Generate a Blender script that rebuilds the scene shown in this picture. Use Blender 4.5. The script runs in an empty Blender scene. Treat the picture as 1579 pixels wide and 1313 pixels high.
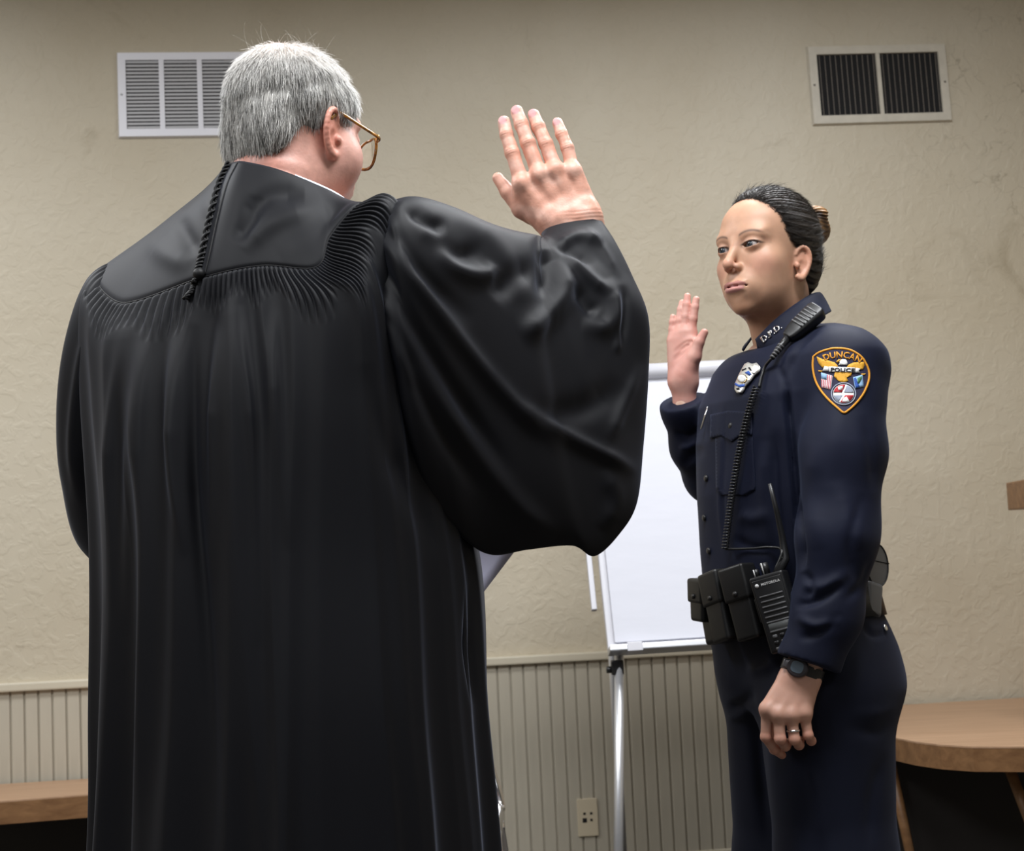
import bpy, bmesh, math, random
import numpy as np
from mathutils import Matrix, Vector
from mathutils.bvhtree import BVHTree

# ------------------------------------------------------------------ camera, world, lights, exposure
SC = bpy.context.scene
COL = SC.collection
IMG_W, IMG_H, FPX = 1579.0, 1313.0, 2400.0
CAM_Z, PITCH, ROLL = 0.97, math.radians(5.5), math.radians(2.7)
cam_data = bpy.data.cameras.new('camera')
cam = bpy.data.objects.new('camera', cam_data)
COL.objects.link(cam)
cam_data.sensor_width = 36.0
cam_data.lens = 36.0 * FPX / IMG_W
cam_data.clip_start = 0.05
_F = np.array([0.0, math.cos(PITCH), math.sin(PITCH)])
_R0 = np.array([1.0, 0.0, 0.0])
_U0 = np.array([0.0, -math.sin(PITCH), math.cos(PITCH)])
_R = _R0 * math.cos(ROLL) - _U0 * math.sin(ROLL)
_U = _U0 * math.cos(ROLL) + _R0 * math.sin(ROLL)
CAM = np.array([0.0, 0.0, CAM_Z])
cam.matrix_world = Matrix(((_R[0], _U[0], -_F[0], 0), (_R[1], _U[1], -_F[1], 0), (_R[2], _U[2], -_F[2], CAM_Z), (0, 0, 0, 1)))
cam_data.dof.use_dof = True
cam_data.dof.focus_distance = 2.45
cam_data.dof.aperture_fstop = 9.0
SC.camera = cam

world = bpy.data.worlds.new('world')
SC.world = world
world.use_nodes = True
world.node_tree.nodes['Background'].inputs[0].default_value = (0.95, 0.97, 1.0, 1)
world.node_tree.nodes['Background'].inputs[1].default_value = 0.15

def area_light(name, loc, size, power, color=(1, 0.96, 0.9), rot=(0, 0, 0), sy=None):
    d = bpy.data.lights.new(name, 'AREA')
    d.shape = 'RECTANGLE'; d.size = size; d.size_y = sy or size
    d.energy = power; d.color = color
    o = bpy.data.objects.new(name, d)
    COL.objects.link(o); o.location = loc; o.rotation_euler = rot
    return o
CEIL_Z = 3.0
LAMPS = [(-1.7, 1.1, 1.2), (0.35, 1.8, 1.15), (-2.1, 3.2, 0.9), (0.9, 3.3, 1.0), (-1.0, -1.2, 0.30), (1.6, -1.0, 0.30)]
for i, (lx, ly, lp) in enumerate(LAMPS):
    area_light('ceiling_lamp_light', (lx, ly, CEIL_Z - 0.06), 1.15, 62 * lp, (0.96, 0.98, 1.0), sy=0.55)
SC.view_settings.view_transform = 'Standard'
SC.view_settings.look = 'None'
SC.view_settings.gamma = 1.0
SC.view_settings.exposure = -0.36
SC.view_settings.use_curve_mapping = False

# ------------------------------------------------------------------ projection helpers
def ray(px, py):
    return _F * FPX + _R * (px - IMG_W / 2) + _U * (IMG_H / 2 - py)
def P(px, py, Y):
    d = ray(px, py)
    return CAM + d * (Y / d[1])
def PZ(px, py, z):
    d = ray(px, py)
    return CAM + d * ((z - CAM_Z) / d[2])
def proj(V):
    V = np.asarray(V, float) - CAM
    z = V @ _F
    return np.stack([IMG_W / 2 + FPX * (V @ _R) / z, IMG_H / 2 - FPX * (V @ _U) / z], -1)

# ------------------------------------------------------------------ materials
def mat(name, color, rough=0.6, metal=0.0, spec=0.5, sheen=0.0, sheen_col=(1, 1, 1), bump=0.0, bscale=200.0, var=0.0, vscale=5.0,
        attr=None, sss=0.0, sss_rad=(0.01, 0.004, 0.002), coat=0.0, bdist=0.002, stretch=None, transmission=0.0, sheen_rough=0.4):
    m = bpy.data.materials.new(name); m.use_nodes = True
    nt = m.node_tree; N = nt.nodes; L = nt.links
    b = N['Principled BSDF']
    b.inputs['Base Color'].default_value = (*color, 1)
    b.inputs['Roughness'].default_value = rough
    b.inputs['Metallic'].default_value = metal
    b.inputs['Specular IOR Level'].default_value = spec
    if sheen:
        b.inputs['Sheen Weight'].default_value = sheen
        b.inputs['Sheen Tint'].default_value = (*sheen_col, 1)
        b.inputs['Sheen Roughness'].default_value = sheen_rough
    if coat: b.inputs['Coat Weight'].default_value = coat
    if transmission: b.inputs['Transmission Weight'].default_value = transmission
    if sss:
        b.inputs['Subsurface Weight'].default_value = sss
        b.inputs['Subsurface Radius'].default_value = sss_rad
        b.inputs['Subsurface Scale'].default_value = 1.0
    tc = N.new('ShaderNodeTexCoord')
    vec = tc.outputs['Object']
    if stretch:
        mp = N.new('ShaderNodeMapping'); mp.inputs['Scale'].default_value = stretch
        L.new(vec, mp.inputs['Vector']); vec = mp.outputs['Vector']
    cout = None
    if attr:
        a = N.new('ShaderNodeAttribute'); a.attribute_name = attr
        cout = a.outputs['Color']
    if var:
        n = N.new('ShaderNodeTexNoise'); n.inputs['Scale'].default_value = vscale; n.inputs['Detail'].default_value = 5
        L.new(vec, n.inputs['Vector'])
        mr = N.new('ShaderNodeMapRange'); mr.inputs['From Min'].default_value = 0.3; mr.inputs['From Max'].default_value = 0.7
        mr.inputs['To Min'].default_value = 1 - var; mr.inputs['To Max'].default_value = 1 + var
        L.new(n.outputs['Fac'], mr.inputs['Value'])
        mx = N.new('ShaderNodeMix'); mx.data_type = 'RGBA'; mx.blend_type = 'MULTIPLY'; mx.inputs['Factor'].default_value = 1
        if cout: L.new(cout, mx.inputs['A'])
        else: mx.inputs['A'].default_value = (*color, 1)
        L.new(mr.outputs['Result'], mx.inputs['B'])
        cout = mx.outputs['Result']
    if cout: L.new(cout, b.inputs['Base Color'])
    if bump:
        n2 = N.new('ShaderNodeTexNoise'); n2.inputs['Scale'].default_value = bscale; n2.inputs['Detail'].default_value = 3
        L.new(vec, n2.inputs['Vector'])
        bp = N.new('ShaderNodeBump'); bp.inputs['Strength'].default_value = bump; bp.inputs['Distance'].default_value = bdist
        L.new(n2.outputs['Fac'], bp.inputs['Height']); L.new(bp.outputs['Normal'], b.inputs['Normal'])
    return m

def plaster_mat():
    m = bpy.data.materials.new('textured_plaster'); m.use_nodes = True
    nt = m.node_tree; N = nt.nodes; L = nt.links; b = N['Principled BSDF']
    b.inputs['Roughness'].default_value = 0.55; b.inputs['Specular IOR Level'].default_value = 0.35
    tc = N.new('ShaderNodeTexCoord')
    def noise(scale, detail, rough=0.5, dist=0.0):
        n = N.new('ShaderNodeTexNoise'); n.inputs['Scale'].default_value = scale; n.inputs['Detail'].default_value = detail
        n.inputs['Roughness'].default_value = rough; n.inputs['Distortion'].default_value = dist
        L.new(tc.outputs['Object'], n.inputs['Vector']); return n.outputs['Fac']
    def ramp(sock, p0, c0, p1, c1):
        r = N.new('ShaderNodeValToRGB'); L.new(sock, r.inputs[0])
        r.color_ramp.elements[0].position = p0; r.color_ramp.elements[0].color = c0
        r.color_ramp.elements[1].position = p1; r.color_ramp.elements[1].color = c1
        return r.outputs[0]
    base = ramp(noise(0.9, 4), 0.35, (0.495, 0.43, 0.32, 1), 0.68, (0.595, 0.54, 0.435, 1))
    st = ramp(noise(3.0, 8, 0.65, 1.2), 0.60, (1, 1, 1, 1), 0.74, (0.80, 0.78, 0.75, 1))
    mx = N.new('ShaderNodeMix'); mx.data_type = 'RGBA'; mx.blend_type = 'MULTIPLY'; mx.inputs['Factor'].default_value = 1
    L.new(base, mx.inputs['A']); L.new(st, mx.inputs['B'])
    # a patch of crazed, grimy paint
    vm = N.new('ShaderNodeVectorMath'); vm.operation = 'DISTANCE'; L.new(tc.outputs['Object'], vm.inputs[0]); vm.inputs[1].default_value = (1.62, 0.0, 2.42)
    patch = ramp(vm.outputs['Value'], 0.22, (1, 1, 1, 1), 0.58, (0, 0, 0, 1))
    nz = N.new('ShaderNodeTexNoise'); nz.inputs['Scale'].default_value = 9; nz.inputs['Detail'].default_value = 4; L.new(tc.outputs['Object'], nz.inputs['Vector'])
    ad = N.new('ShaderNodeMix'); ad.data_type = 'RGBA'; ad.blend_type = 'ADD'; ad.inputs['Factor'].default_value = 0.16; L.new(tc.outputs['Object'], ad.inputs['A']); L.new(nz.outputs['Color'], ad.inputs['B'])
    vo = N.new('ShaderNodeTexVoronoi'); vo.feature = 'DISTANCE_TO_EDGE'; vo.inputs['Scale'].default_value = 15; L.new(ad.outputs['Result'], vo.inputs['Vector'])
    crk = ramp(vo.outputs['Distance'], 0.0, (0.62, 0.60, 0.58, 1), 0.035, (1, 1, 1, 1))
    brk = ramp(noise(7, 4), 0.47, (0, 0, 0, 1), 0.60, (1, 1, 1, 1))
    mk = N.new('ShaderNodeMath'); mk.operation = 'MULTIPLY'; L.new(patch, mk.inputs[0]); L.new(brk, mk.inputs[1])
    mx2 = N.new('ShaderNodeMix'); mx2.data_type = 'RGBA'; mx2.blend_type = 'MULTIPLY'; L.new(mk.outputs[0], mx2.inputs['Factor'])
    L.new(mx.outputs['Result'], mx2.inputs['A']); L.new(crk, mx2.inputs['B'])
    L.new(mx2.outputs['Result'], b.inputs['Base Color'])
    # trowelled flats with torn edges
    k = ramp(noise(26, 4, 0.55, 0.8), 0.46, (0, 0, 0, 1), 0.60, (1, 1, 1, 1))
    f = noise(140, 2)
    ma = N.new('ShaderNodeMath'); ma.operation = 'MULTIPLY_ADD'
    L.new(f, ma.inputs[0]); ma.inputs[1].default_value = 0.18; L.new(k, ma.inputs[2])
    bp = N.new('ShaderNodeBump'); bp.inputs['Strength'].default_value = 0.26; bp.inputs['Distance'].default_value = 0.004
    L.new(ma.outputs[0], bp.inputs['Height']); L.new(bp.outputs['Normal'], b.inputs['Normal'])
    return m

def wood_mat(name, c0, c1, scale=(1.0, 14.0, 14.0), rough=0.42):
    m = bpy.data.materials.new(name); m.use_nodes = True
    nt = m.node_tree; N = nt.nodes; L = nt.links; b = N['Principled BSDF']
    b.inputs['Roughness'].default_value = rough
    tc = N.new('ShaderNodeTexCoord'); mp = N.new('ShaderNodeMapping'); mp.inputs['Scale'].default_value = scale
    L.new(tc.outputs['Object'], mp.inputs['Vector'])
    n = N.new('ShaderNodeTexNoise'); n.inputs['Scale'].default_value = 3.0; n.inputs['Detail'].default_value = 8; n.inputs['Roughness'].default_value = 0.62
    n.inputs['Distortion'].default_value = 0.6
    L.new(mp.outputs['Vector'], n.inputs['Vector'])
    r = N.new('ShaderNodeValToRGB'); L.new(n.outputs['Fac'], r.inputs[0])
    r.color_ramp.elements[0].position = 0.33; r.color_ramp.elements[0].color = (*c0, 1)
    r.color_ramp.elements[1].position = 0.68; r.color_ramp.elements[1].color = (*c1, 1)
    L.new(r.outputs[0], b.inputs['Base Color'])
    return m

M = {}
M['plaster'] = plaster_mat()
M['beadboard'] = mat('painted_beadboard', (0.46, 0.42, 0.34), 0.5, var=0.10, vscale=4, stretch=(6, 6, 0.8), bump=0.1, bscale=60)
M['trim'] = mat('painted_trim', (0.60, 0.545, 0.43), 0.42, var=0.05, vscale=8)
M['white_metal'] = mat('white_enamel', (0.84, 0.84, 0.90), 0.35)
M['slat_metal'] = mat('grey_enamel', (0.50, 0.50, 0.52), 0.4)
M['vent_beige'] = mat('beige_enamel', (0.58, 0.54, 0.46), 0.45, var=0.06, vscale=30)
M['vent_dark'] = mat('dark_enamel', (0.16, 0.14, 0.12), 0.6)  # one even dark tone for the thin vertical louvers
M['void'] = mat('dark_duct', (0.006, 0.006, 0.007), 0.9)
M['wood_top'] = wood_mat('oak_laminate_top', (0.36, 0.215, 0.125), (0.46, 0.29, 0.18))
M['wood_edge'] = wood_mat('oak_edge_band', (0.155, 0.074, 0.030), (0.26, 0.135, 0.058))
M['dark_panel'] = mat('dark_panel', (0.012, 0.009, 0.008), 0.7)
M['carpet'] = mat('dark_carpet', (0.08, 0.07, 0.06), 0.95, bump=0.5, bscale=300)
M['ceiling'] = mat('ceiling_tile', (0.72, 0.70, 0.66), 0.9, bump=0.2, bscale=80)
M['paper'] = mat('white_paper', (0.62, 0.63, 0.70), 0.6, bump=0.10, bscale=9, bdist=0.01, stretch=(1, 1, 3))
M['paper_lilac'] = mat('handheld_paper', (0.62, 0.62, 0.80), 0.6)
M['alu'] = mat('brushed_aluminium', (0.62, 0.63, 0.66), 0.38, metal=0.7)
M['white_plastic'] = mat('white_plastic', (0.60, 0.60, 0.65), 0.35)
M['black_plastic'] = mat('black_plastic', (0.012, 0.012, 0.013), 0.38)
M['chrome'] = mat('chrome', (0.8, 0.8, 0.82), 0.12, metal=1.0)
M['almond'] = mat('almond_plastic', (0.60, 0.52, 0.38), 0.4)
M['lamp_glow'] = mat('lamp_diffuser', (0.9, 0.9, 0.9), 0.5)

# ------------------------------------------------------------------ object helpers
def tag(o, label=None, cat=None, group=None, kind=None):
    if label: o['label'] = label
    if cat: o['category'] = cat
    if group: o['group'] = group
    if kind: o['kind'] = kind
    return o
def empty(name, loc=(0, 0, 0), rz=0.0, parent=None):
    o = bpy.data.objects.new(name, None); COL.objects.link(o)
    o.empty_display_size = 0.05
    o.location = loc; o.rotation_euler = (0, 0, rz)
    if parent: o.parent = parent
    return o
def link(name, me, material, parent=None, smooth=False, world_space=True):
    if material is not None and not me.materials: me.materials.append(material)
    o = bpy.data.objects.new(name, me); COL.objects.link(o)
    if smooth: me.polygons.foreach_set('use_smooth', [True] * len(me.polygons))
    if parent:
        o.parent = parent
        if world_space:
            mw = parent.matrix_basis.copy(); q = parent.parent
            while q: mw = q.matrix_basis @ mw; q = q.parent
            me.transform(mw.inverted())
    return o
def mesh_np(V, F):
    """V (n,3), F list/array of quads or tris"""
    me = bpy.data.meshes.new('m')
    F = np.asarray(F, np.int32)
    n, k = F.shape
    me.vertices.add(len(V)); me.vertices.foreach_set('co', np.asarray(V, np.float32).ravel())
    me.loops.add(n * k); me.loops.foreach_set('vertex_index', F.ravel())
    me.polygons.add(n); me.polygons.foreach_set('loop_start', np.arange(0, n * k, k, dtype=np.int32))
    me.polygons.foreach_set('loop_total', np.full(n, k, np.int32)) if False else None
    me.update(calc_edges=True); me.validate()
    return me
def mesh_py(V, F):
    me = bpy.data.meshes.new('m'); me.from_pydata([tuple(map(float, v)) for v in V], [], [tuple(f) for f in F]); me.update(); return me
def set_col(me, C, name='Col'):
    a = me.color_attributes.new(name, 'FLOAT_COLOR', 'POINT')
    C4 = np.ones((len(me.vertices), 4), np.float32); C4[:, :3] = C
    a.data.foreach_set('color', C4.ravel())
def box_me(x0, x1, y0, y1, z0, z1, bevel=0.0):
    bm = bmesh.new(); bmesh.ops.create_cube(bm, size=1)
    for v in bm.verts:
        v.co = Vector(((x0 + x1) / 2 + v.co.x * (x1 - x0), (y0 + y1) / 2 + v.co.y * (y1 - y0), (z0 + z1) / 2 + v.co.z * (z1 - z0)))
    if bevel: bmesh.ops.bevel(bm, geom=bm.edges[:], offset=bevel, segments=2, affect='EDGES', profile=0.6)
    me = bpy.data.meshes.new('m'); bm.to_mesh(me); bm.free(); return me
def cr(pts, n):
    """Catmull-Rom through pts (m,d), n samples per span"""
    pts = np.asarray(pts, float); m = len(pts)
    ext = np.vstack([2 * pts[0] - pts[1], pts, 2 * pts[-1] - pts[-2]])
    out = []
    for i in range(m - 1):
        p0, p1, p2, p3 = ext[i:i + 4]
        for t in np.linspace(0, 1, n, endpoint=False):
            out.append(0.5 * ((2 * p1) + (-p0 + p2) * t + (2 * p0 - 5 * p1 + 4 * p2 - p3) * t ** 2 + (-p0 + 3 * p1 - 3 * p2 + p3) * t ** 3))
    out.append(pts[-1]); return np.array(out)
def tube_vf(path, rad, sides=8, cap=True, flat=1.0, closed=False):
    path = np.asarray(path, float); n = len(path)
    rad = np.broadcast_to(np.asarray(rad, float), (n,))
    T = np.gradient(path, axis=0) if not closed else (np.roll(path, -1, 0) - np.roll(path, 1, 0))
    T /= np.linalg.norm(T, axis=1)[:, None] + 1e-12
    up = np.array([0, 0, 1.0]) if abs(T[0][2]) < 0.9 else np.array([1.0, 0, 0])
    nrm = np.cross(T[0], up); nrm /= np.linalg.norm(nrm)
    V = []
    for i in range(n):
        nrm = nrm - T[i] * (nrm @ T[i]); nrm /= np.linalg.norm(nrm) + 1e-12
        bi = np.cross(T[i], nrm)
        for k in range(sides):
            a = 2 * math.pi * k / sides
            V.append(path[i] + rad[i] * (math.cos(a) * nrm + flat * math.sin(a) * bi))
    F = []
    for i in range(n if closed else n - 1):
        for k in range(sides):
            a, b = i * sides + k, i * sides + (k + 1) % sides
            c, d = ((i + 1) % n) * sides + (k + 1) % sides, ((i + 1) % n) * sides + k
            F.append((a, b, c, d))
    if cap and not closed:
        F.append(tuple(range(sides))[::-1]); F.append(tuple(range((n - 1) * sides, n * sides)))
    return V, F
def tube(name, path, rad, material, parent=None, sides=8, flat=1.0, closed=False):
    V, F = tube_vf(path, rad, sides, True, flat, closed)
    return link(name, mesh_py(V, F), material, parent, True)
def join_vf(parts):
    V, F = [], []
    for v, f in parts:
        o = len(V); V.extend(v); F.extend([tuple(i + o for i in q) for q in f])
    return V, F
def prism_vf(poly, origin, ex, ey, ez, t):
    """extruded 2-D polygon: poly in (ex,ey) plane, thickness t along ez"""
    poly = np.asarray(poly, float); n = len(poly)
    A = origin + poly[:, :1] * ex + poly[:, 1:2] * ey
    B = A + ez * t
    F = [tuple(range(n)), tuple(range(2 * n - 1, n - 1, -1))]
    for i in range(n):
        j = (i + 1) % n
        F.append((i, i + n, j + n, j))
    return list(A) + list(B), F
def fix_normals(me):
    bm = bmesh.new(); bm.from_mesh(me); bmesh.ops.recalc_face_normals(bm, faces=bm.faces); bm.to_mesh(me); bm.free(); return me
def bevel_me(me, off, seg=2):
    bm = bmesh.new(); bm.from_mesh(me); bmesh.ops.recalc_face_normals(bm, faces=bm.faces)
    es = [e for e in bm.edges if len(e.link_faces) == 2 and e.calc_face_angle(0) > 0.5]
    bmesh.ops.bevel(bm, geom=es, offset=off, segments=seg, affect='EDGES', profile=0.6, clamp_overlap=True)
    bm.to_mesh(me); bm.free(); return me

# ------------------------------------------------------------------ implicit surfaces
def vlen(q): return np.sqrt(np.einsum('ij,ij->i', q, q))
def ell(p, c, r):
    q = (p - np.asarray(c, p.dtype)) / np.asarray(r, p.dtype)
    k0 = vlen(q); k1 = vlen(q / np.asarray(r, p.dtype))
    return k0 * (k0 - 1) / np.maximum(k1, 1e-9)
def sph(p, c, r): return vlen(p - np.asarray(c, p.dtype)) - float(r)
def cone(p, a, b, ra, rb):
    a = np.asarray(a, p.dtype); ab = np.asarray(b, p.dtype) - a
    q = p - a
    t = np.clip(q @ ab / (ab @ ab), 0, 1)
    return vlen(q - t[:, None] * ab) - (float(ra) + t * float(rb - ra))
def smin(a, b, k):
    h = np.clip(0.5 + 0.5 * (b - a) / k, 0, 1)
    return b + (a - b) * h - k * h * (1 - h)
def smax(a, b, k): return -smin(-a, -b, k)
def polyline_sdf(p, pts, rads, k):
    d = None
    for i in range(len(pts) - 1):
        c = cone(p, pts[i], pts[i + 1], rads[i], rads[i + 1])
        d = c if d is None else smin(d, c, k)
    return d
def isosurface(f, lo, hi, h, B=8, lip=1.6):
    lo = np.asarray(lo, float); hi = np.asarray(hi, float)
    nb = np.ceil((hi - lo) / (h * B)).astype(int); n = nb * B + 1
    ax = [lo[i] + h * np.arange(n[i]) for i in range(3)]
    cx = [lo[i] + h * B * (np.arange(nb[i]) + 0.5) for i in range(3)]
    G = np.stack(np.meshgrid(*cx, indexing='ij'), -1).reshape(-1, 3)
    fc = f(G).reshape(nb)
    act = np.abs(fc) < lip * h * B * 0.87 + 2 * h
    Fd = np.full(n, 1e3, np.float32)
    Fd[:-1, :-1, :-1] = np.repeat(np.repeat(np.repeat(np.where(fc < 0, -1e3, 1e3), B, 0), B, 1), B, 2)
    mask = np.zeros(n, bool)
    idx = np.argwhere(act)
    for a, b, c in idx: mask[a * B:a * B + B + 1, b * B:b * B + B + 1, c * B:c * B + B + 1] = True
    I = np.argwhere(mask)
    pts = (lo + h * I).astype(np.float32)
    vals = np.empty(len(pts), np.float32)
    for s in range(0, len(pts), 400000): vals[s:s + 400000] = f(pts[s:s + 400000])
    Fd[mask] = vals
    S = Fd < 0
    cnt = np.zeros(n - 1, np.int8)
    corners = [(i, j, k) for i in (0, 1) for j in (0, 1) for k in (0, 1)]
    sl = lambda o: tuple(slice(o[d], n[d] - 1 + o[d]) for d in range(3))
    for o in corners: cnt += S[sl(o)]
    A = (cnt > 0) & (cnt < 8)
    ci = np.argwhere(A); vid = np.full(n - 1, -1, np.int64); vid[A] = np.arange(len(ci))
    cv = {o: Fd[ci[:, 0] + o[0], ci[:, 1] + o[1], ci[:, 2] + o[2]].astype(float) for o in corners}
    acc = np.zeros((len(ci), 3)); w = np.zeros(len(ci))
    for o in corners:
        for d in range(3):
            if o[d] == 0:
                o2 = list(o); o2[d] = 1; o2 = tuple(o2)
                a, b = cv[o], cv[o2]; m = (a < 0) != (b < 0)
                t = np.where(m, a / np.where(m, a - b, 1), 0)
                q = np.tile(np.array(o, float), (len(ci), 1)); q[:, d] += t
                acc += q * m[:, None]; w += m
    V = lo + h * (ci + acc / w[:, None])
    quads = []
    for d in range(3):
        e, g = (d + 1) % 3, (d + 2) % 3
        s0 = [slice(None)] * 3; s1 = [slice(None)] * 3
        s0[d] = slice(0, -1); s1[d] = slice(1, None)
        X = np.argwhere(S[tuple(s0)] != S[tuple(s1)])
        X = X[(X[:, e] > 0) & (X[:, g] > 0) & (X[:, e] < n[e] - 1) & (X[:, g] < n[g] - 1)]
        flip = S[X[:, 0], X[:, 1], X[:, 2]]
        def at_(de, dg):
            Y = X.copy(); Y[:, e] -= de; Y[:, g] -= dg
            return vid[Y[:, 0], Y[:, 1], Y[:, 2]]
        q = np.stack([at_(1, 1), at_(0, 1), at_(0, 0), at_(1, 0)], 1)
        q[~flip] = q[~flip][:, ::-1]
        quads.append(q)
    Q = np.vstack(quads); Q = Q[(Q >= 0).all(1)]
    return V, Q
def vnormals(V, Q):
    a, b, c, d = (V[Q[:, i]] for i in range(4))
    fn = np.cross(c - a, d - b); N_ = np.zeros_like(V)
    for i in range(4): np.add.at(N_, Q[:, i], fn)
    return N_ / (np.linalg.norm(N_, axis=1)[:, None] + 1e-12)
def relax(V, Q, it=1, lam=0.5):
    for _ in range(it):
        s = np.zeros_like(V); n = np.zeros(len(V))
        for i in range(4):
            np.add.at(s, Q[:, i], V[Q[:, (i + 1) % 4]] + V[Q[:, (i - 1) % 4]]); np.add.at(n, Q[:, i], 2)
        V = V + lam * (s / np.maximum(n, 1)[:, None] - V)
    return V
def seg_dist(p, poly):
    """distance of 2-D points to a polyline and the fraction along it"""
    poly = np.asarray(poly, float); best = np.full(len(p), 1e9); fr = np.zeros(len(p)); m = len(poly) - 1
    for i in range(m):
        a, b = poly[i], poly[i + 1]; ab = b - a
        t = np.clip((p - a) @ ab / (ab @ ab), 0, 1)
        d = np.linalg.norm(p - a - t[:, None] * ab, axis=1)
        u = d < best; best[u] = d[u]; fr[u] = (i + t[u]) / m
    return best, fr
def sculpt(V, N_, strokes, mask=None):
    """push folds into cloth: stroke = (polyline seen from the front, width, height in mm, taper)"""
    uv = proj(V); to = CAM - V; to /= np.linalg.norm(to, axis=1)[:, None]
    face = np.clip((N_ * to).sum(1) * 2.5, 0, 1)
    if mask is not None: face = face * mask
    D = np.zeros(len(V))
    for s in strokes:
        poly, w, amp = s[:3]; soft = s[3] if len(s) > 3 else 0.25
        poly = cr(np.array(poly, float), 6) if len(poly) > 2 else np.array(poly, float)
        lo = poly.min(0) - 3 * w; hi = poly.max(0) + 3 * w
        k = np.where((uv[:, 0] > lo[0]) & (uv[:, 0] < hi[0]) & (uv[:, 1] > lo[1]) & (uv[:, 1] < hi[1]))[0]
        if len(k) == 0: continue
        d, fr = seg_dist(uv[k], poly)
        end = np.clip(np.minimum(fr, 1 - fr) / soft, 0, 1) if soft > 0 else 1.0
        D[k] += amp * 0.001 * np.exp(-(d / w) ** 2) * end
    return V + N_ * (D * face)[:, None]
def axes(fwd_yaw, pitch=0.0, roll=0.0):
    """columns: person's right, forward, up.  fwd_yaw: angle of forward in the XY plane"""
    f = np.array([math.cos(fwd_yaw), math.sin(fwd_yaw), 0]); r = np.array([math.sin(fwd_yaw), -math.cos(fwd_yaw), 0]); u = np.array([0, 0, 1.0])
    f, u = f * math.cos(pitch) + u * math.sin(pitch), u * math.cos(pitch) - f * math.sin(pitch)
    r, u = r * math.cos(roll) + u * math.sin(roll), u * math.cos(roll) - r * math.sin(roll)
    return np.stack([r, f, u], 1)

# ------------------------------------------------------------------ the room
WANG = math.radians(7.0)
W0 = P(900, 1000, 4.9)
WN = np.array([math.sin(WANG), -math.cos(WANG), 0])
def WP(px, py):
    """pixel -> wall-local (u, z)"""
    d = ray(px, py); t = ((W0 - CAM) @ WN) / (d @ WN); q = CAM + d * t
    return (q[0] - W0[0]) * math.cos(WANG) + (q[1] - W0[1]) * math.sin(WANG), q[2]
wall = empty('wall_back', (W0[0], W0[1], 0), WANG)
def wlink(name, me, material, parent, smooth=False): return link(name, me, material, parent, smooth, world_space=False)
UL, UR = -3.6, 2.6
tag(wall, 'beige trowel textured plaster wall behind both people', None, kind='structure')
wlink('plaster', box_me(UL, UR, 0.0, 0.12, 0, CEIL_Z), M['plaster'], wall)
rail_z = 0.5 * (WP(60, 1062)[1] + WP(850, 1010)[1])
wain_r = WP(1235, 1000)[0]
rail = bevel_me(box_me(UL, wain_r, -0.028, 0.0, rail_z - 0.014, rail_z + 0.012), 0.005)
wlink('chair_rail', rail, M['trim'], wall)
pitch_w = 0.0405
k = 0; u = wain_r
plank_me = box_me(-pitch_w / 2 + 0.0028, pitch_w / 2 - 0.0028, -0.011, 0.0, 0.09, rail_z - 0.012, 0.0022)
while u > WP(-90, 1100)[0]:
    o = wlink('plank', plank_me, M['beadboard'], wall); o.location = (u - pitch_w / 2, 0, 0); u -= pitch_w
bk = wlink('plank_backing', box_me(UL, wain_r, -0.004, 0.0, 0.0, rail_z - 0.01), M['beadboard'], wall)
bb = empty('baseboard_back', (W0[0], W0[1], 0), WANG); tag(bb, kind='structure', label='painted baseboard along the back wall')
wlink('board', bevel_me(box_me(UL, UR, -0.016, 0.0, 0.0, 0.095), 0.004), M['trim'], bb)
fl = tag(link('floor', box_me(-4.2, 4.2, -3.0, 6.2, -0.1, 0.0), M['carpet']), 'dark carpeted floor', kind='structure')
ce = tag(link('ceiling', box_me(-4.2, 4.2, -3.0, 6.2, CEIL_Z, CEIL_Z + 0.1), M['ceiling']), 'white tiled ceiling', kind='structure')
for side, x in (('left', -4.2), ('right', 3.4)):
    tag(link('wall_' + side, box_me(x - 0.1, x, -3.0, 6.2, 0, CEIL_Z), M['plaster']), 'plain plaster side wall', kind='structure')

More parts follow.
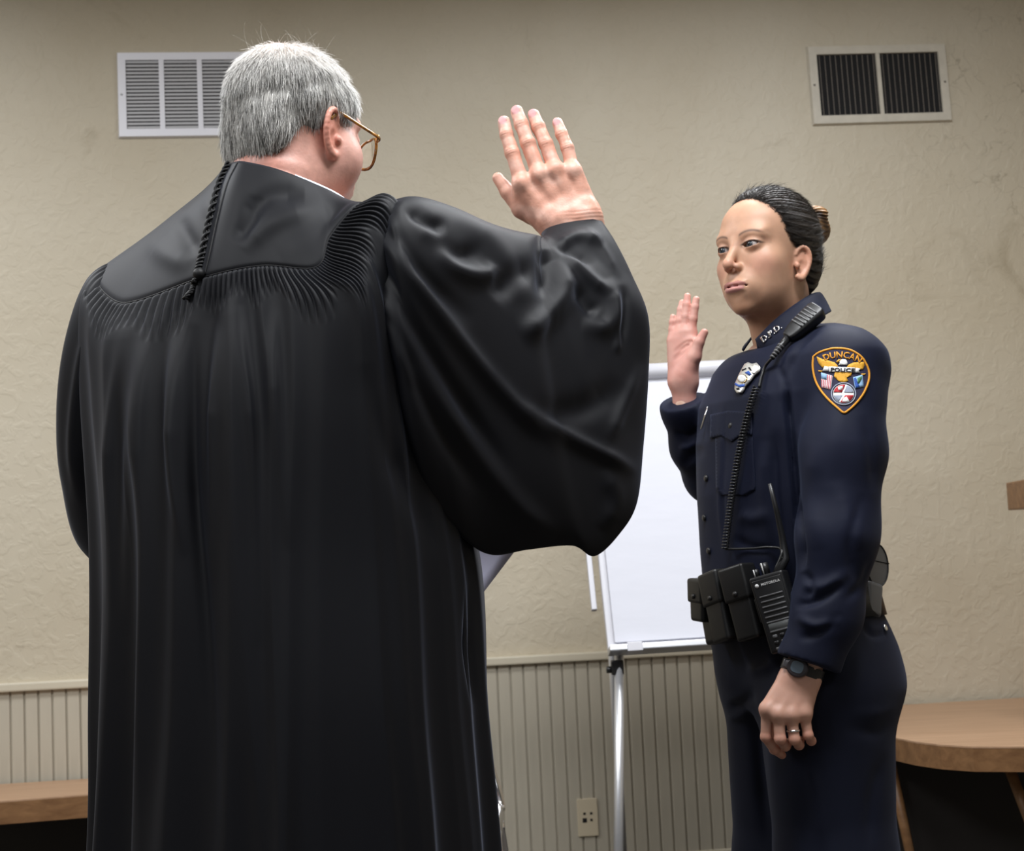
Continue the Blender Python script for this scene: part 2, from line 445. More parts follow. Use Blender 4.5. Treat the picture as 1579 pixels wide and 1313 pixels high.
# wall registers --------------------------------------------------
def register(name, tl, br, bays, vertical, n_slat, frame_w, mull_w, m_frame, m_slat, label, tilt=0.0, gap=0.5):
    u0, z1 = WP(*tl); u1, z0 = WP(*br)
    cu, cz = (u0 + u1) / 2, (z0 + z1) / 2; hw, hh = (u1 - u0) / 2, (z1 - z0) / 2
    r = empty(name, (0, 0, 0)); r.matrix_basis = wall.matrix_basis @ Matrix.Translation((cu, -0.001, cz)) @ Matrix.Rotation(tilt, 4, 'Y')
    tag(r, label, 'vent')
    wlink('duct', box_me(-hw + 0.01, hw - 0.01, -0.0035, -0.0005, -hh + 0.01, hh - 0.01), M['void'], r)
    th = 0.013
    fw = frame_w
    bm = bmesh.new()
    outer = [(-hw, -hh), (hw, -hh), (hw, hh), (-hw, hh)]; inner = [(-hw + fw, -hh + fw), (hw - fw, -hh + fw), (hw - fw, hh - fw), (-hw + fw, hh - fw)]
    V = []
    for (a, b), y in [(q, 0.0) for q in outer] + [((q[0] * 0.985, q[1] * 0.975), -th) for q in outer] + [(q, -th) for q in inner] + [(q, -0.001) for q in inner]:
        V.append((a, y, b))
    F = []
    for s in range(3):
        for i in range(4):
            j = (i + 1) % 4; F.append((s * 4 + i, s * 4 + j, s * 4 + 4 + j, s * 4 + 4 + i))
    wlink('frame', fix_normals(mesh_py(V, F)), m_frame, r)
    iw = 2 * (hw - fw); bw = (iw - (bays - 1) * mull_w) / bays
    sm = None
    for b in range(bays):
        x0 = -hw + fw + b * (bw + mull_w)
        if b: wlink('mullion', box_me(x0 - mull_w, x0, -th + 0.0005, -0.002, -hh + fw, hh - fw), m_frame, r)
        for s in range(n_slat):
            if vertical:
                c = x0 + bw * (s + 0.6) / n_slat
                sm = sm or box_me(-0.0010, 0.0010, -0.006, -0.003, -hh + fw, hh - fw)
                o = wlink('louver', sm, m_slat, r); o.location = (c, 0, 0)
                o.rotation_euler = (0, 0, 0.0)
            else:
                p = 2 * (hh - fw) / n_slat
                c = -hh + fw + p * (s + 0.5)
                if sm is None:
                    sm = box_me(-bw / 2, bw / 2, -0.0008, 0.0008, -p * 0.34, p * 0.34)
                o = wlink('louver', sm, m_slat, r); o.location = (x0 + bw / 2, -0.0075, c); o.rotation_euler = (math.radians(-14), 0, 0)
    for sx in (-1, 1):
        bm = bmesh.new(); bmesh.ops.create_uvsphere(bm, u_segments=8, v_segments=5, radius=0.004)
        me = bpy.data.meshes.new('m'); bm.to_mesh(me); bm.free()
        o = wlink('screw', me, m_slat, r); o.location = (sx * (hw - fw / 2), -th, 0)
    return r
register('wall_register', (180, 82), (437, 211), 4, False, 19, 0.027, 0.0155, M['white_metal'], M['slat_metal'],
         'white metal return air vent with horizontal louvers behind the grey haired head')
register('wall_register', (1243, 71), (1466, 190), 2, True, 11, 0.030, 0.013, M['vent_beige'], M['vent_dark'],
         'beige framed wall vent with dark opening and thin vertical louvers above the officer', tilt=math.radians(-1.0))

# outlet ----------------------------------------------------------
u0, z1 = WP(888, 1232); u1, z0 = WP(922, 1288)
ol = empty('wall_outlet'); ol.matrix_basis = wall.matrix_basis @ Matrix.Translation(((u0 + u1) / 2, -0.011, (z0 + z1) / 2))
tag(ol, 'almond plastic jack plate low on the beadboard left of the easel leg', 'wall plate')
hw, hh = (u1 - u0) / 2, (z1 - z0) / 2
wlink('plate', box_me(-hw, hw, -0.006, 0.0, -hh, hh, 0.002), M['almond'], ol)
for (a, b, s) in ((-0.010, 0.012, 0.0035), (0.011, 0.012, 0.0035), (-0.010, -0.008, 0.0065), (0.011, -0.008, 0.0035)):
    wlink('jack', box_me(a - s, a + s, -0.0072, -0.005, b - s, b + s), M['black_plastic'], ol)

# ceiling fixtures ------------------------------------------------
for i, (lx, ly, lp) in enumerate(LAMPS):
    t = tag(empty('ceiling_light', (lx, ly, CEIL_Z)), 'recessed fluorescent ceiling light outside the picture', 'light', 'ceiling lights')
    wlink('housing', box_me(-0.6, 0.6, -0.3, 0.3, -0.03, 0.0), M['white_metal'], t)

# left bench ------------------------------------------------------
def tabletop(name, poly, z, th, label, cat, base=None):
    """poly: plan outline (x,y) counter-clockwise"""
    c = np.mean(poly, 0); t = tag(empty(name, (c[0], c[1], 0)), label, cat)
    q = np.asarray(poly) - c
    V, F = prism_vf(q, np.array([0, 0, z - 0.004]), np.array([1.0, 0, 0]), np.array([0, 1.0, 0]), np.array([0, 0, 1.0]), 0.004)
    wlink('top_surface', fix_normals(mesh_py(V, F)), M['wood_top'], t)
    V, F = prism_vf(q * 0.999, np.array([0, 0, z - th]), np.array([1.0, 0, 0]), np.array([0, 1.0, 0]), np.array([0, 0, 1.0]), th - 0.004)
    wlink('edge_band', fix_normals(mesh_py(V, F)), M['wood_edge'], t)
    return t, c
def wall_y(x): return W0[1] + (x - W0[0]) * math.tan(WANG) - 0.03
zb = 0.43
A_ = PZ(-140, 1247, zb); B_ = PZ(560, 1193, zb)
bench, c = tabletop('wooden_bench', [(A_[0], A_[1]), (B_[0], B_[1]), (B_[0], wall_y(B_[0]) - 0.002), (A_[0], wall_y(A_[0]) - 0.002)], zb, 0.062,
                    'low oak laminate counter along the wall at the far left', 'counter')
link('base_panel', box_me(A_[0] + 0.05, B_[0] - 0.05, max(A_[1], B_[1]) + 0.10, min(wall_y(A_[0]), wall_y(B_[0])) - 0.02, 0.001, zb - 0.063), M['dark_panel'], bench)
# right curved counter
zc = 0.505
fr = [PZ(x, y, zc) for x, y in ((1260, 1102), (1310, 1120), (1345, 1130), (1375, 1137), (1410, 1144), (1450, 1149), (1500, 1152), (1579, 1152), (1700, 1146))]
poly = [(q[0], q[1]) for q in fr]
poly += [(2.45, poly[-1][1]), (2.45, wall_y(2.45)), (poly[0][0] - 0.06, wall_y(poly[0][0] - 0.06)), (poly[0][0] - 0.04, poly[0][1] + 0.25)]
cnt, c = tabletop('curved_counter', poly, zc, 0.060, 'curved oak laminate counter by the wall at right, behind the officer', 'counter')
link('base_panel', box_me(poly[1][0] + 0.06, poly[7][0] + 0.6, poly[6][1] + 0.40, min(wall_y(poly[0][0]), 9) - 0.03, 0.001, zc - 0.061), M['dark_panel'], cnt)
for (x0, y0, x1, y1) in ((1372, 1175, 1402, 1313), (1556, 1190, 1584, 1262)):
    a = PZ(x0, y0, zc - 0.060); a = P(x0, y0, a[1] + 0.10); b = P(x1, y1, a[1]); b = a + (b - a) * ((a[2]) / (a[2] - b[2]))
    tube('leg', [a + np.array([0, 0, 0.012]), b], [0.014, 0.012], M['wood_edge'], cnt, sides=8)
# raised wooden ledge at the right edge
q = P(1556, 744, 4.3); q2 = P(1556, 787, 4.3)
ld = tag(empty('wooden_ledge', (q[0], q[1], 0)), 'corner of a raised brown wooden desk at the right edge', 'desk')
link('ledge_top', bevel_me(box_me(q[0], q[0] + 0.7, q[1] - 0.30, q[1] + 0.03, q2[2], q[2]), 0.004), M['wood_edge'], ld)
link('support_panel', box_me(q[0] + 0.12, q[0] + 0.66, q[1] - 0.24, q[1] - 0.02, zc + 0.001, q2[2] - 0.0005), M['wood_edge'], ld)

# chrome chair ----------------------------------------------------
def chair():
    Yc = 3.40
    base = P(614, 1300, Yc); base[2] = 0
    ch = tag(empty('stacking_chair', tuple(base)), 'chrome tube chair mostly hidden behind the black robe', 'chair')
    hwid = 0.215
    for s in (-1, 1):
        path = cr([(s * (hwid + 0.02), -0.22, 0.008), (s * (hwid + 0.012), -0.20, 0.30), (s * hwid, -0.17, 0.42), (s * hwid, -0.10, 0.445), (s * hwid, 0.10, 0.44),
                   (s * hwid, 0.19, 0.44), (s * hwid, 0.225, 0.47), (s * hwid * 0.78, 0.27, 0.66), (s * hwid * 0.68, 0.29, 0.80)], 6) + base
        tube('side_frame', path, 0.011, M['chrome'], ch, 10)
        path = cr([(s * (hwid + 0.02), 0.24, 0.008), (s * (hwid + 0.01), 0.20, 0.30), (s * hwid, 0.14, 0.425)], 6) + base
        tube('leg', path, 0.011, M['chrome'], ch, 10)
    link('seat', bevel_me(box_me(base[0] - 0.2, base[0] + 0.2, base[1] - 0.2, base[1] + 0.2, 0.448, 0.49), 0.015, 3), M['black_plastic'], ch)
    link('backrest', bevel_me(box_me(base[0] - 0.19, base[0] + 0.155, base[1] + 0.25, base[1] + 0.30, 0.56, 0.80), 0.015, 3), M['black_plastic'], ch)
chair()

# flip chart easel ------------------------------------------------
BL = P(938, 1003, 4.05); TL = P(893, 571, 4.30)
eup = TL - BL; H_ = np.linalg.norm(eup); eup /= H_
er = np.array([math.cos(math.radians(4)), math.sin(math.radians(4)), 0.0]); er -= eup * (er @ eup); er /= np.linalg.norm(er)
en = np.cross(er, eup)   # toward the camera when negative y
if en[1] > 0: en = -en
EW = 0.68
ez = tag(empty('flip_chart_easel', (BL[0], BL[1] + 0.1, 0)), 'white flip chart easel with blank board standing between the two people', 'easel')
def eb(name, a0, a1, b0, b1, t0, t1, m, bev=0.0, parent=ez):
    V, F = prism_vf([(a0, b0), (a1, b0), (a1, b1), (a0, b1)], BL + en * t0, er, eup, en, t1 - t0)
    me = fix_normals(mesh_py(V, F))
    if bev: bevel_me(me, bev)
    return link(name, me, m, parent)
eb('board', 0.0, EW, 0.0, H_ - 0.02, -0.022, 0.0, M['white_plastic'], 0.004)
tube('clamp_bar', [BL + eup * (H_ - 0.022) + er * a + en * 0.012 for a in (-0.005, EW + 0.005)], 0.0235, M['white_plastic'], ez, 20)
eb('tray', 0.0, EW, -0.012, 0.004, -0.02, 0.035, M['alu'], 0.003)
eb('tray_clip', 0.045, 0.085, -0.016, 0.008, 0.0, 0.038, M['white_plastic'], 0.002)
eb('side_rail', -0.028, -0.014, 0.12, 0.29, -0.05, -0.03, M['white_plastic'], 0.002)
pad = tag(eb('paper_pad', 0.018, EW - 0.018, 0.016, H_ - 0.045, 0.001, 0.012, M['paper'], 0.0, None), 'blank white paper pad clipped on the flip chart easel', 'paper pad')
def legpath(px0, py0, Y0, px1, py1, Y1):
    a = P(px0, py0, Y0); b = P(px1, py1, Y1); return [a, a + (b - a) * (a[2] / (a[2] - b[2]))]
lp = legpath(955, 985, 4.09, 954, 1313, 3.98)
tube('leg', lp, 0.0125, M['alu'], ez, 14)
lp2 = [lp[0] + er * (EW - 0.06), lp[1] + er * (EW - 0.06)]
tube('leg', lp2, 0.0125, M['alu'], ez, 14)
a = BL + er * 0.03 + eup * 0.30 - en * 0.04; b = np.array([a[0] + 0.02, a[1] + 0.33, 0.0]); tube('leg', [a, b], 0.0115, M['alu'], ez, 12)
cpt = P(953, 1030, lp[0][1] - 0.01)
me = box_me(-0.018, 0.014, -0.018, 0.018, -0.018, 0.02, 0.004); me.transform(Matrix.Translation(cpt)); link('leg_clamp', me, M['black_plastic'], ez)
tube('clamp_knob', [cpt + np.array([-0.016, -0.004, -0.004]), cpt + np.array([-0.030, -0.006, -0.004])], 0.009, M['black_plastic'], ez, 10)

# ------------------------------------------------------------------ people: shared builders
SKIN_M = mat('skin_ruddy', (0.62, 0.35, 0.27), 0.46, spec=0.45, attr='Col', var=0.10, vscale=70, sss=0.10, bump=0.22, bscale=240, bdist=0.0015)
SKIN_F = mat('skin_tan', (0.6, 0.36, 0.25), 0.47, spec=0.42, attr='Col', var=0.05, vscale=60, sss=0.12, bump=0.06, bscale=300, bdist=0.001)
HAIR_GREY = mat('grey_hair', (0.5, 0.49, 0.47), 0.42, spec=0.5, attr='Col')
HAIR_DARK = mat('dark_brown_hair', (0.02, 0.014, 0.011), 0.42, spec=0.4, attr='Col')
ROBE = mat('black_robe_cloth', (0.0028, 0.0031, 0.0052), 0.58, spec=0.21, sheen=0.12, sheen_col=(0.72, 0.78, 1.0), sheen_rough=0.35, bump=0.10, bscale=900, bdist=0.0006)
ROBE_YOKE = ROBE
BRAID = mat('black_cord', (0.004, 0.004, 0.005), 0.55, spec=0.3)
TORT = mat('tortoiseshell', (0.30, 0.13, 0.02), 0.18, var=0.75, vscale=120, coat=0.5)
LENS = mat('lens_glass', (1, 1, 1), 0.02, transmission=1.0)
GOLD_M = mat('gold_metal', (0.75, 0.55, 0.25), 0.25, metal=1.0)
WHITE_SHIRT = mat('white_shirt_cloth', (0.66, 0.68, 0.76), 0.7)
GREY_TROUSER = mat('charcoal_trousers', (0.03, 0.03, 0.035), 0.8)
SHOE = mat('black_leather_shoe', (0.01, 0.01, 0.01), 0.3)
EYE_W = mat('eye_white', (0.72, 0.68, 0.66), 0.18, spec=0.35, attr='Col')

def absx(p):
    q = p.copy(); q[:, 0] = np.abs(q[:, 0]); return q
def ear_sdf(q, e0, S=1.0, flare=0.62):
    """q already mirrored to x>0"""
    A = np.array([flare, -math.sqrt(1 - flare * flare), 0]); Bv = np.array([0.05, -0.16, 1.0]); Bv -= A * (Bv @ A); Bv /= np.linalg.norm(Bv)
    Nn = np.cross(A, Bv)
    if Nn[1] < 0: Nn = -Nn
    L = (q - np.asarray(e0, q.dtype)) @ np.stack([A, Bv, Nn], 1).astype(q.dtype) / q.dtype.type(S)
    rim = [(-.004, .020, .000), (.002, .031, .002), (.012, .0365, .003), (.023, .031, .003), (.0285, .018, .002), (.028, .002, .001), (.022, -.013, 0), (.013, -.026, .0), (.005, -.034, 0.001), (-.003, -.030, 0)]
    rr = [.0035, .0042, .0045, .0046, .0045, .0042, .0042, .0060, .0070, .006]
    rs = cr(np.array([(*p_, r_) for p_, r_ in zip(rim, rr)]), 2)
    d = polyline_sdf(L, [r[:3] for r in rs], [r[3] for r in rs], 0.0015)
    plate = ell(L, (.011, .001, -.002), (.0185, .033, .0042))
    plate = smax(plate, -ell(L, (.007, -.006, .006), (.0105, .014, .0075)), 0.003)
    plate = smax(plate, -ell(L, (.018, .018, .005), (.006, .011, .004)), 0.003)
    d = smin(d, plate, 0.004)
    d = smin(d, ell(L, (-.004, -.006, .004), (.006, .007, .005)), 0.004)     # tragus
    return d * S
def hand_sdf(fingers, thumb, wrist, arm, rads, palm_r=0.012, thumb_r=(.0165, .0135, .0112, .0085), dorsal=None, nail=True):
    """fingers: four lists of 4 joints from index to little, thumb: 4 joints from its root, wrist: 2 points, arm: 2 points"""
    dr = dorsal
    def f(p):
        wc = 0.5 * (wrist[0] + wrist[1]); d = None
        n = len(fingers)
        for i, fg in enumerate(fingers):
            w = wrist[0] + (wrist[1] - wrist[0]) * (0.12 + 0.76 * i / (n - 1))
            c = cone(p, w, fg[0], palm_r * 1.08, palm_r)
            d = c if d is None else smin(d, c, 0.016)
        d = smin(d, cone(p, thumb[0], thumb[1], thumb_r[0], thumb_r[1]), 0.014)
        d = smin(d, cone(p, 0.5 * (thumb[0] + wc), 0.6 * fingers[0][0] + 0.4 * thumb[1], palm_r, palm_r * 0.85), 0.012)
        for w in (0, 1):
            pass
        a0 = wc + (wrist[0] - wc) * 0.42; a1 = wc + (wrist[1] - wc) * 0.42
        wr = np.linalg.norm(wrist[1] - wrist[0]) * 0.32
        ax = arm[1] - arm[0]
        d = smin(d, smin(cone(p, a0, a0 + ax, wr, wr * 1.15), cone(p, a1, a1 + ax, wr, wr * 1.15), 0.02), 0.018)
        tt = polyline_sdf(p, thumb[1:], thumb_r[1:], 0.004)
        d = smin(d, tt, 0.006)
        ff = None
        for i, fg in enumerate(fingers):
            r = np.array(rads[i])
            c = polyline_sdf(p, fg, r, 0.003)
            if dr is not None:
                for kk in (1, 2):
                    c = smin(c, sph(p, fg[kk] + dr * r[kk] * 0.16, r[kk] * 0.90), 0.004)
            ff = c if ff is None else smin(ff, c, 0.0012)
        d = smin(d, ff, 0.007)
        if dr is not None:
            for i, fg in enumerate(fingers):
                d = smin(d, sph(p, fg[0] + dr * palm_r * 0.32, palm_r * 0.80), 0.010)
                w = wrist[0] + (wrist[1] - wrist[0]) * (0.25 + 0.5 * i / (n - 1))
                d = smin(d, cone(p, fg[0] + dr * palm_r * 0.75, fg[0] * 0.35 + w * 0.65 + dr * palm_r * 0.55, 0.003, 0.002), 0.007)
        return d
    return f
def strands(roots, normals, flow, n_seg, length, lift, width, rng, cols, curl=0.0, hug=0.5):
    m = len(roots); pts = [roots]; nrm = normals.copy(); p = roots.copy()
    d = flow / (np.linalg.norm(flow, axis=1)[:, None] + 1e-9)
    L = length[:, None] / n_seg
    jit = rng.normal(0, curl, (m, 3))
    for s in range(n_seg):
        t = s / n_seg
        step = d + nrm * (lift[:, None] * (1 - hug * 2 * t)) + jit * t
        step /= np.linalg.norm(step, axis=1)[:, None]
        p = p + step * L; pts.append(p.copy())
    side = np.cross(d, nrm); side /= np.linalg.norm(side, axis=1)[:, None] + 1e-9
    V = np.zeros((m, n_seg + 1, 3, 3))
    for s in range(n_seg + 1):
        w = width[:, None] * (1 - 0.75 * s / n_seg)
        V[:, s, 0] = pts[s] + side * w; V[:, s, 1] = pts[s] - side * w; V[:, s, 2] = pts[s] + nrm * w * 1.2
    idx = np.arange(m * (n_seg + 1) * 3).reshape(m, n_seg + 1, 3)
    F = []
    for s in range(n_seg):
        for k in range(3):
            F.append(np.stack([idx[:, s, k], idx[:, s, (k + 1) % 3], idx[:, s + 1, (k + 1) % 3], idx[:, s + 1, k]], 1))
    C = np.repeat(cols, (n_seg + 1) * 3, 0)
    return V.reshape(-1, 3), np.vstack(F), C
def merge(parts):
    """parts: list of (V,Q,C)"""
    Vs, Qs, Cs, o = [], [], [], 0
    for v, q, c in parts:
        Vs.append(v); Qs.append(np.asarray(q) + o); Cs.append(np.broadcast_to(c, (len(v), 3))); o += len(v)
    return np.vstack(Vs), np.vstack(Qs), np.vstack(Cs)
def lerpc(C, col, w): return C * (1 - w[:, None]) + np.asarray(col) * w[:, None]
def noise3(p, s, seed=0):
    r = np.random.default_rng(seed); out = 0
    for i in range(5):
        k = r.normal(0, 1, 3); k *= s * (0.6 + 0.9 * r.random()) / np.linalg.norm(k)
        out = out + np.sin(p @ k.astype(p.dtype) + p.dtype.type(r.random() * 6.28))
    return out / 5
def loft(rings, ns, nphi, periodic=True):
    """rings: (R,K,3) control loops -> V (rows,nphi,3), quads"""
    R_ = np.asarray(rings, float); K = R_.shape[1]
    ph = np.arange(nphi) / nphi * K; i = np.floor(ph).astype(int); t = (ph - i)[:, None]
    def g(o): return R_[:, (i + o) % K]
    p0, p1, p2, p3 = g(-1), g(0), g(1), g(2)
    loops = 0.5 * ((2 * p1) + (-p0 + p2) * t + (2 * p0 - 5 * p1 + 4 * p2 - p3) * t ** 2 + (-p0 + 3 * p1 - 3 * p2 + p3) * t ** 3)
    ext = np.concatenate([2 * loops[:1] - loops[1:2], loops, 2 * loops[-1:] - loops[-2:-1]])
    rows = []
    for r in range(len(R_) - 1):
        a, b, c, d = ext[r:r + 4]
        for t_ in np.linspace(0, 1, ns[r], endpoint=False):
            rows.append((r + t_, 0.5 * ((2 * b) + (-a + c) * t_ + (2 * a - 5 * b + 4 * c - d) * t_ ** 2 + (-a + 3 * b - 3 * c + d) * t_ ** 3)))
    rows.append((len(R_) - 1.0, loops[-1]))
    S = np.array([r[0] for r in rows]); V = np.stack([r[1] for r in rows])
    return S, V
def grid_quads(nr, nc, wrap=True):
    a = np.arange(nr * nc).reshape(nr, nc)
    b = np.roll(a, -1, 1) if wrap else a[:, 1:]
    aa = a if wrap else a[:, :-1]
    return np.stack([aa[:-1], b[:-1], b[1:], aa[1:]], -1).reshape(-1, 4)
def orient(V, Q, ctr):
    """make quads face away from ctr (loose test)"""
    a, b, c, d = (V[Q[:, i]] for i in range(4)); n = np.cross(c - a, d - b)
    s = (n * (a - ctr)).sum()
    return Q if s > 0 else Q[:, ::-1]

# ------------------------------------------------------------------ the man in the robe
def shoes(person, c, yaw, m):
    Ax = axes(yaw)
    for s in (-1, 1):
        o = np.array([c[0], c[1], 0]) + Ax[:, 0] * s * 0.11
        f = lambda p: smax(smin(ell(p, (0, 0.06, 0.035), (0.048, 0.13, 0.045)), ell(p, (0, -0.03, 0.055), (0.042, 0.06, 0.06)), 0.03), -(p[:, 2] - 0.002), 0.004)
        V, Q = isosurface(f, (-.07, -.13, -.01), (.07, .22, .13), 0.006)
        V = V @ Ax.T + o
        link('shoe', mesh_np(V, Q), m, person, True)

def build_judge():
    rng = np.random.default_rng(4)
    base = P(440, 900, 2.34)
    person = tag(empty('person', (base[0], base[1], 0)), 'grey haired man seen from behind in a long black robe, right hand raised', 'person')
    # ---- head
    Hc = P(457, 199, 2.33); AX = axes(math.radians(45), math.radians(-9), math.radians(0))
    e0 = (.0775, .016, -.024)
    def head(p):
        q = absx(p)
        d = ell(p, (0, -.012, .028), (.078, .102, .090))
        d = smin(d, ell(p, (0, .030, -.035), (.069, .064, .085)), .03)
        d = smin(d, ell(q, (.030, .022, -.078), (.040, .058, .040)), .03)
        d = smin(d, ell(p, (0, .070, -.104), (.030, .024, .020)), .025)
        d = smin(d, ell(q, (.052, .052, -.044), (.031, .032, .036)), .025)
        d = smin(d, ell(p, (0, .078, .022), (.052, .018, .013)), .02)
        d = smax(d, -sph(q, (.034, .104, -.002), .018), .012)
        d = smin(d, sph(q, (.033, .080, -.002), .0145), .006)
        d = smin(d, cone(p, (0, .090, .008), (0, .114, -.040), .008, .011), .014)
        d = smin(d, sph(q, (.014, .098, -.044), .009), .008)
        d = smin(d, ell(p, (0, .083, -.072), (.034, .022, .026)), .02)
        d = smin(d, ell(p, (0, .100, -.068), (.025, .009, .006)), .006)
        d = smin(d, ell(p, (0, .099, -.079), (.023, .009, .007)), .006)
        d = smin(d, polyline_sdf(p, [np.array((0, -.026, -.04)), np.array((0, -.030, -.13)), np.array((0, -.035, -.24))], [.062, .066, .074], .03), .03)
        # nape rolls
        d = d - .0022 * np.exp(-((p[:, 2] + .083 + .12 * (p[:, 1] + .08)) / .010) ** 2) * np.clip(-p[:, 1] * 14, 0, 1) + .0012 * np.exp(-((p[:, 2] + .098 + .12 * (p[:, 1] + .08)) / .004) ** 2) * np.clip(-p[:, 1] * 14, 0, 1)
        d = smin(d, ear_sdf(q, e0, .98, 0.40), .006)
        return d
    V, Q = isosurface(head, (-.115, -.175, -.24), (.115, .15, .135), .0017)
    V = relax(V, Q, 1, .35); N_ = vnormals(V, Q)
    C = np.tile(np.array([.60, .315, .25]), (len(V), 1))
    e = np.linalg.norm((absx(V) - (.09, .004, -.024)) / (.03, .03, .04), axis=1)
    C = lerpc(C, (.62, .25, .18), np.clip(1.3 - e, 0, .8))
    C = lerpc(C, (.62, .26, .20), np.clip((-V[:, 1] - .03) * 12, 0, .55) * np.clip((-V[:, 2] - .03) * 30, 0, 1))
    C = lerpc(C, (.68, .40, .34), np.clip((V[:, 1] - .02) * 14, 0, .6))
    headW = (V @ AX.T + Hc, Q, C)
    # ---- raised right hand
    D = 2.45
    def jt(l): return [P(x, y, D + dy) for x, y, dy in l]
    fing = [jt([(805, 284, 0), (790, 236, .006), (781, 208, .012), (777, 188, .017)]),
            jt([(832, 270, 0), (814, 221, .006), (804, 192, .012), (797, 172, .017)]),
            jt([(857, 264, .002), (842, 222, .008), (830, 196, .014), (823, 177, .019)]),
            jt([(884, 265, .006), (875, 228, .012), (866, 207, .016), (860, 190, .02)])]
    th = jt([(836, 338, .012), (805, 322, .018), (784, 297, .022), (768, 275, .026)])
    wr = jt([(838, 350, .008), (922, 331, .010)]); arm = jt([(880, 345, .01), (905, 430, .02)])
    rad = [(.0122, .0116, .0110, .0100), (.0125, .0120, .0113, .0102), (.0120, .0116, .0109, .0100), (.0110, .0105, .0099, .0091)]
    dors = np.array([-.25, -.96, -.05]); dors /= np.linalg.norm(dors)
    hf0 = hand_sdf(fing, th, wr, arm, rad, .0145, (.019, .0155, .0128, .0095), dors)
    creases = []
    for i, fg in enumerate(fing):
        for kk, n in ((1, 3), (2, 2)):
            ax = fg[kk] - fg[kk - 1]; ax /= np.linalg.norm(ax)
            for j in range(n): creases.append((fg[kk] + ax * .0036 * (j - (n - 1) / 2) + dors * rad[i][kk], ax))
    nails = []
    for i, fg in enumerate(fing):
        ax = fg[3] - fg[2]; ax /= np.linalg.norm(ax)
        nails.append((fg[3] + ax * .0005 + dors * rad[i][3] * .86, ax, rad[i][3]))
    side_ = np.cross(dors, (0, 0, 1.0)); side_ /= np.linalg.norm(side_)
    def hf(p):
        d = hf0(p)
        for c, ax in creases:
            t = (p - c) @ ax; r = np.linalg.norm(p - c, axis=1)
            d = d + .0006 * np.exp(-(t / .0009) ** 2) * np.exp(-(r / .0075) ** 2)
        for c, ax, r in nails:
            s = np.cross(ax, dors); s /= np.linalg.norm(s); dn = np.cross(s, ax); dn = dn if dn @ dors > 0 else -dn
            q = (p - c) @ np.stack([s, ax, dn], 1)
            d = smin(d, ell(q, (0, 0, 0), (r * .72, r * .85, .0016)), .0006)
        w = (p - wr[0]) @ ((fing[1][0] - wr[0]) / np.linalg.norm(fing[1][0] - wr[0]))
        for o in (.006, .012, .018): d = d + .0004 * np.exp(-((w - o - .002 * noise3(p, 120, 55)) / .0016) ** 2) * np.clip((np.linalg.norm(p - wr[0], axis=1) - .035) * 40, 0, 1)
        d = d + .0010 * noise3(p, 330, 3) * np.clip(1 - np.abs((p - wr[0]) @ dors) * 8, 0, 1)
        return d
    allp = np.vstack([np.vstack(fing), np.vstack(th), np.vstack(wr), np.vstack(arm)])
    V, Q = isosurface(hf, allp.min(0) - .03, allp.max(0) + .03, .0012)
    C = np.tile(np.array([.66, .385, .30]), (len(V), 1))
    dk = np.min([np.linalg.norm(V - fg[i], axis=1) for fg in fing for i in (0, 1)], 0)
    C = lerpc(C, (.66, .30, .22), np.clip(1 - dk / .016, 0, .7))
    C = lerpc(C, (.62, .29, .20), np.clip(.5 + noise3(V, 180, 8) * 1.2, 0, .6))
    dtip = np.min([np.linalg.norm(V - (fg[2] * .3 + fg[3] * .7), axis=1) for fg in fing], 0)
    C = lerpc(C, (.72, .47, .40), np.clip(1 - dtip / .02, 0, .8))
    for c, ax, r in nails:
        q = V - c; t = q @ ax; s = np.linalg.norm(q - t[:, None] * ax - ((q @ dors)[:, None] * dors), axis=1)
        up = (q @ dors)
        C = lerpc(C, (.66, .33, .34), ((t / (r * .8)) ** 2 + (s / (r * .68)) ** 2 < 1) * (up > -.002) * .9)
    handR = (V, Q, C)
    # ---- hidden left hand that holds the sheet
    Dl = 2.83
    f2 = [[P(600 + 8 * i, 905 + 14 * i, Dl), P(635 + 6 * i, 900 + 15 * i, Dl + .02), P(655 + 5 * i, 902 + 15 * i, Dl + .025), P(672 + 4 * i, 904 + 15 * i, Dl + .03)] for i in range(4)]
    t2 = [P(570, 905, Dl), P(605, 885, Dl - .015), P(635, 878, Dl - .018), P(655, 880, Dl - .015)]
    w2 = [P(545, 905, Dl), P(548, 955, Dl)]; a2 = [P(545, 930, Dl), P(470, 930, Dl - .05)]
    hl = hand_sdf(f2, t2, w2, a2, [(.0105, .010, .009, .0085)] * 4, .0135)
    allp = np.vstack([np.vstack(f2), np.vstack(t2), np.vstack(w2), np.vstack(a2)])
    V, Q = isosurface(hl, allp.min(0) - .03, allp.max(0) + .03, .003)
    handL = (V, Q, np.array([.62, .34, .26]))
    # ---- trunk and limbs under the cloth
    sR, eR, wR = P(585, 400, 2.26), P(860, 600, 2.40), 0.5 * (wr[0] + wr[1])
    sL, eL, wL = P(200, 470, 2.46), P(175, 780, 2.52), 0.5 * (w2[0] + w2[1])
    nk = P(445, 330, 2.36); pel = P(430, 960, 2.36)
    fl_ = np.array([pel[0], pel[1], 0])
    lat = np.array([.82, -.57, 0]) * .10
    def trunk(p):
        d = polyline_sdf(p, [nk, P(400, 480, 2.36), P(410, 700, 2.36), pel], [.06, .13, .15, .15], .08)
        for s_, e_, w_ in ((sR, eR, wR), (sL, eL, wL)):
            d = smin(d, polyline_sdf(p, [nk * .4 + s_ * .6, s_, e_, w_], [.055, .048, .032, .022], .02), .04)
        for s in (-1, 1):
            d = smin(d, polyline_sdf(p, [pel + lat * s * .8, fl_ + lat * s + (0, 0, .48), fl_ + lat * s + (0, 0, .06)], [.095, .062, .042], .03), .04)
        return d
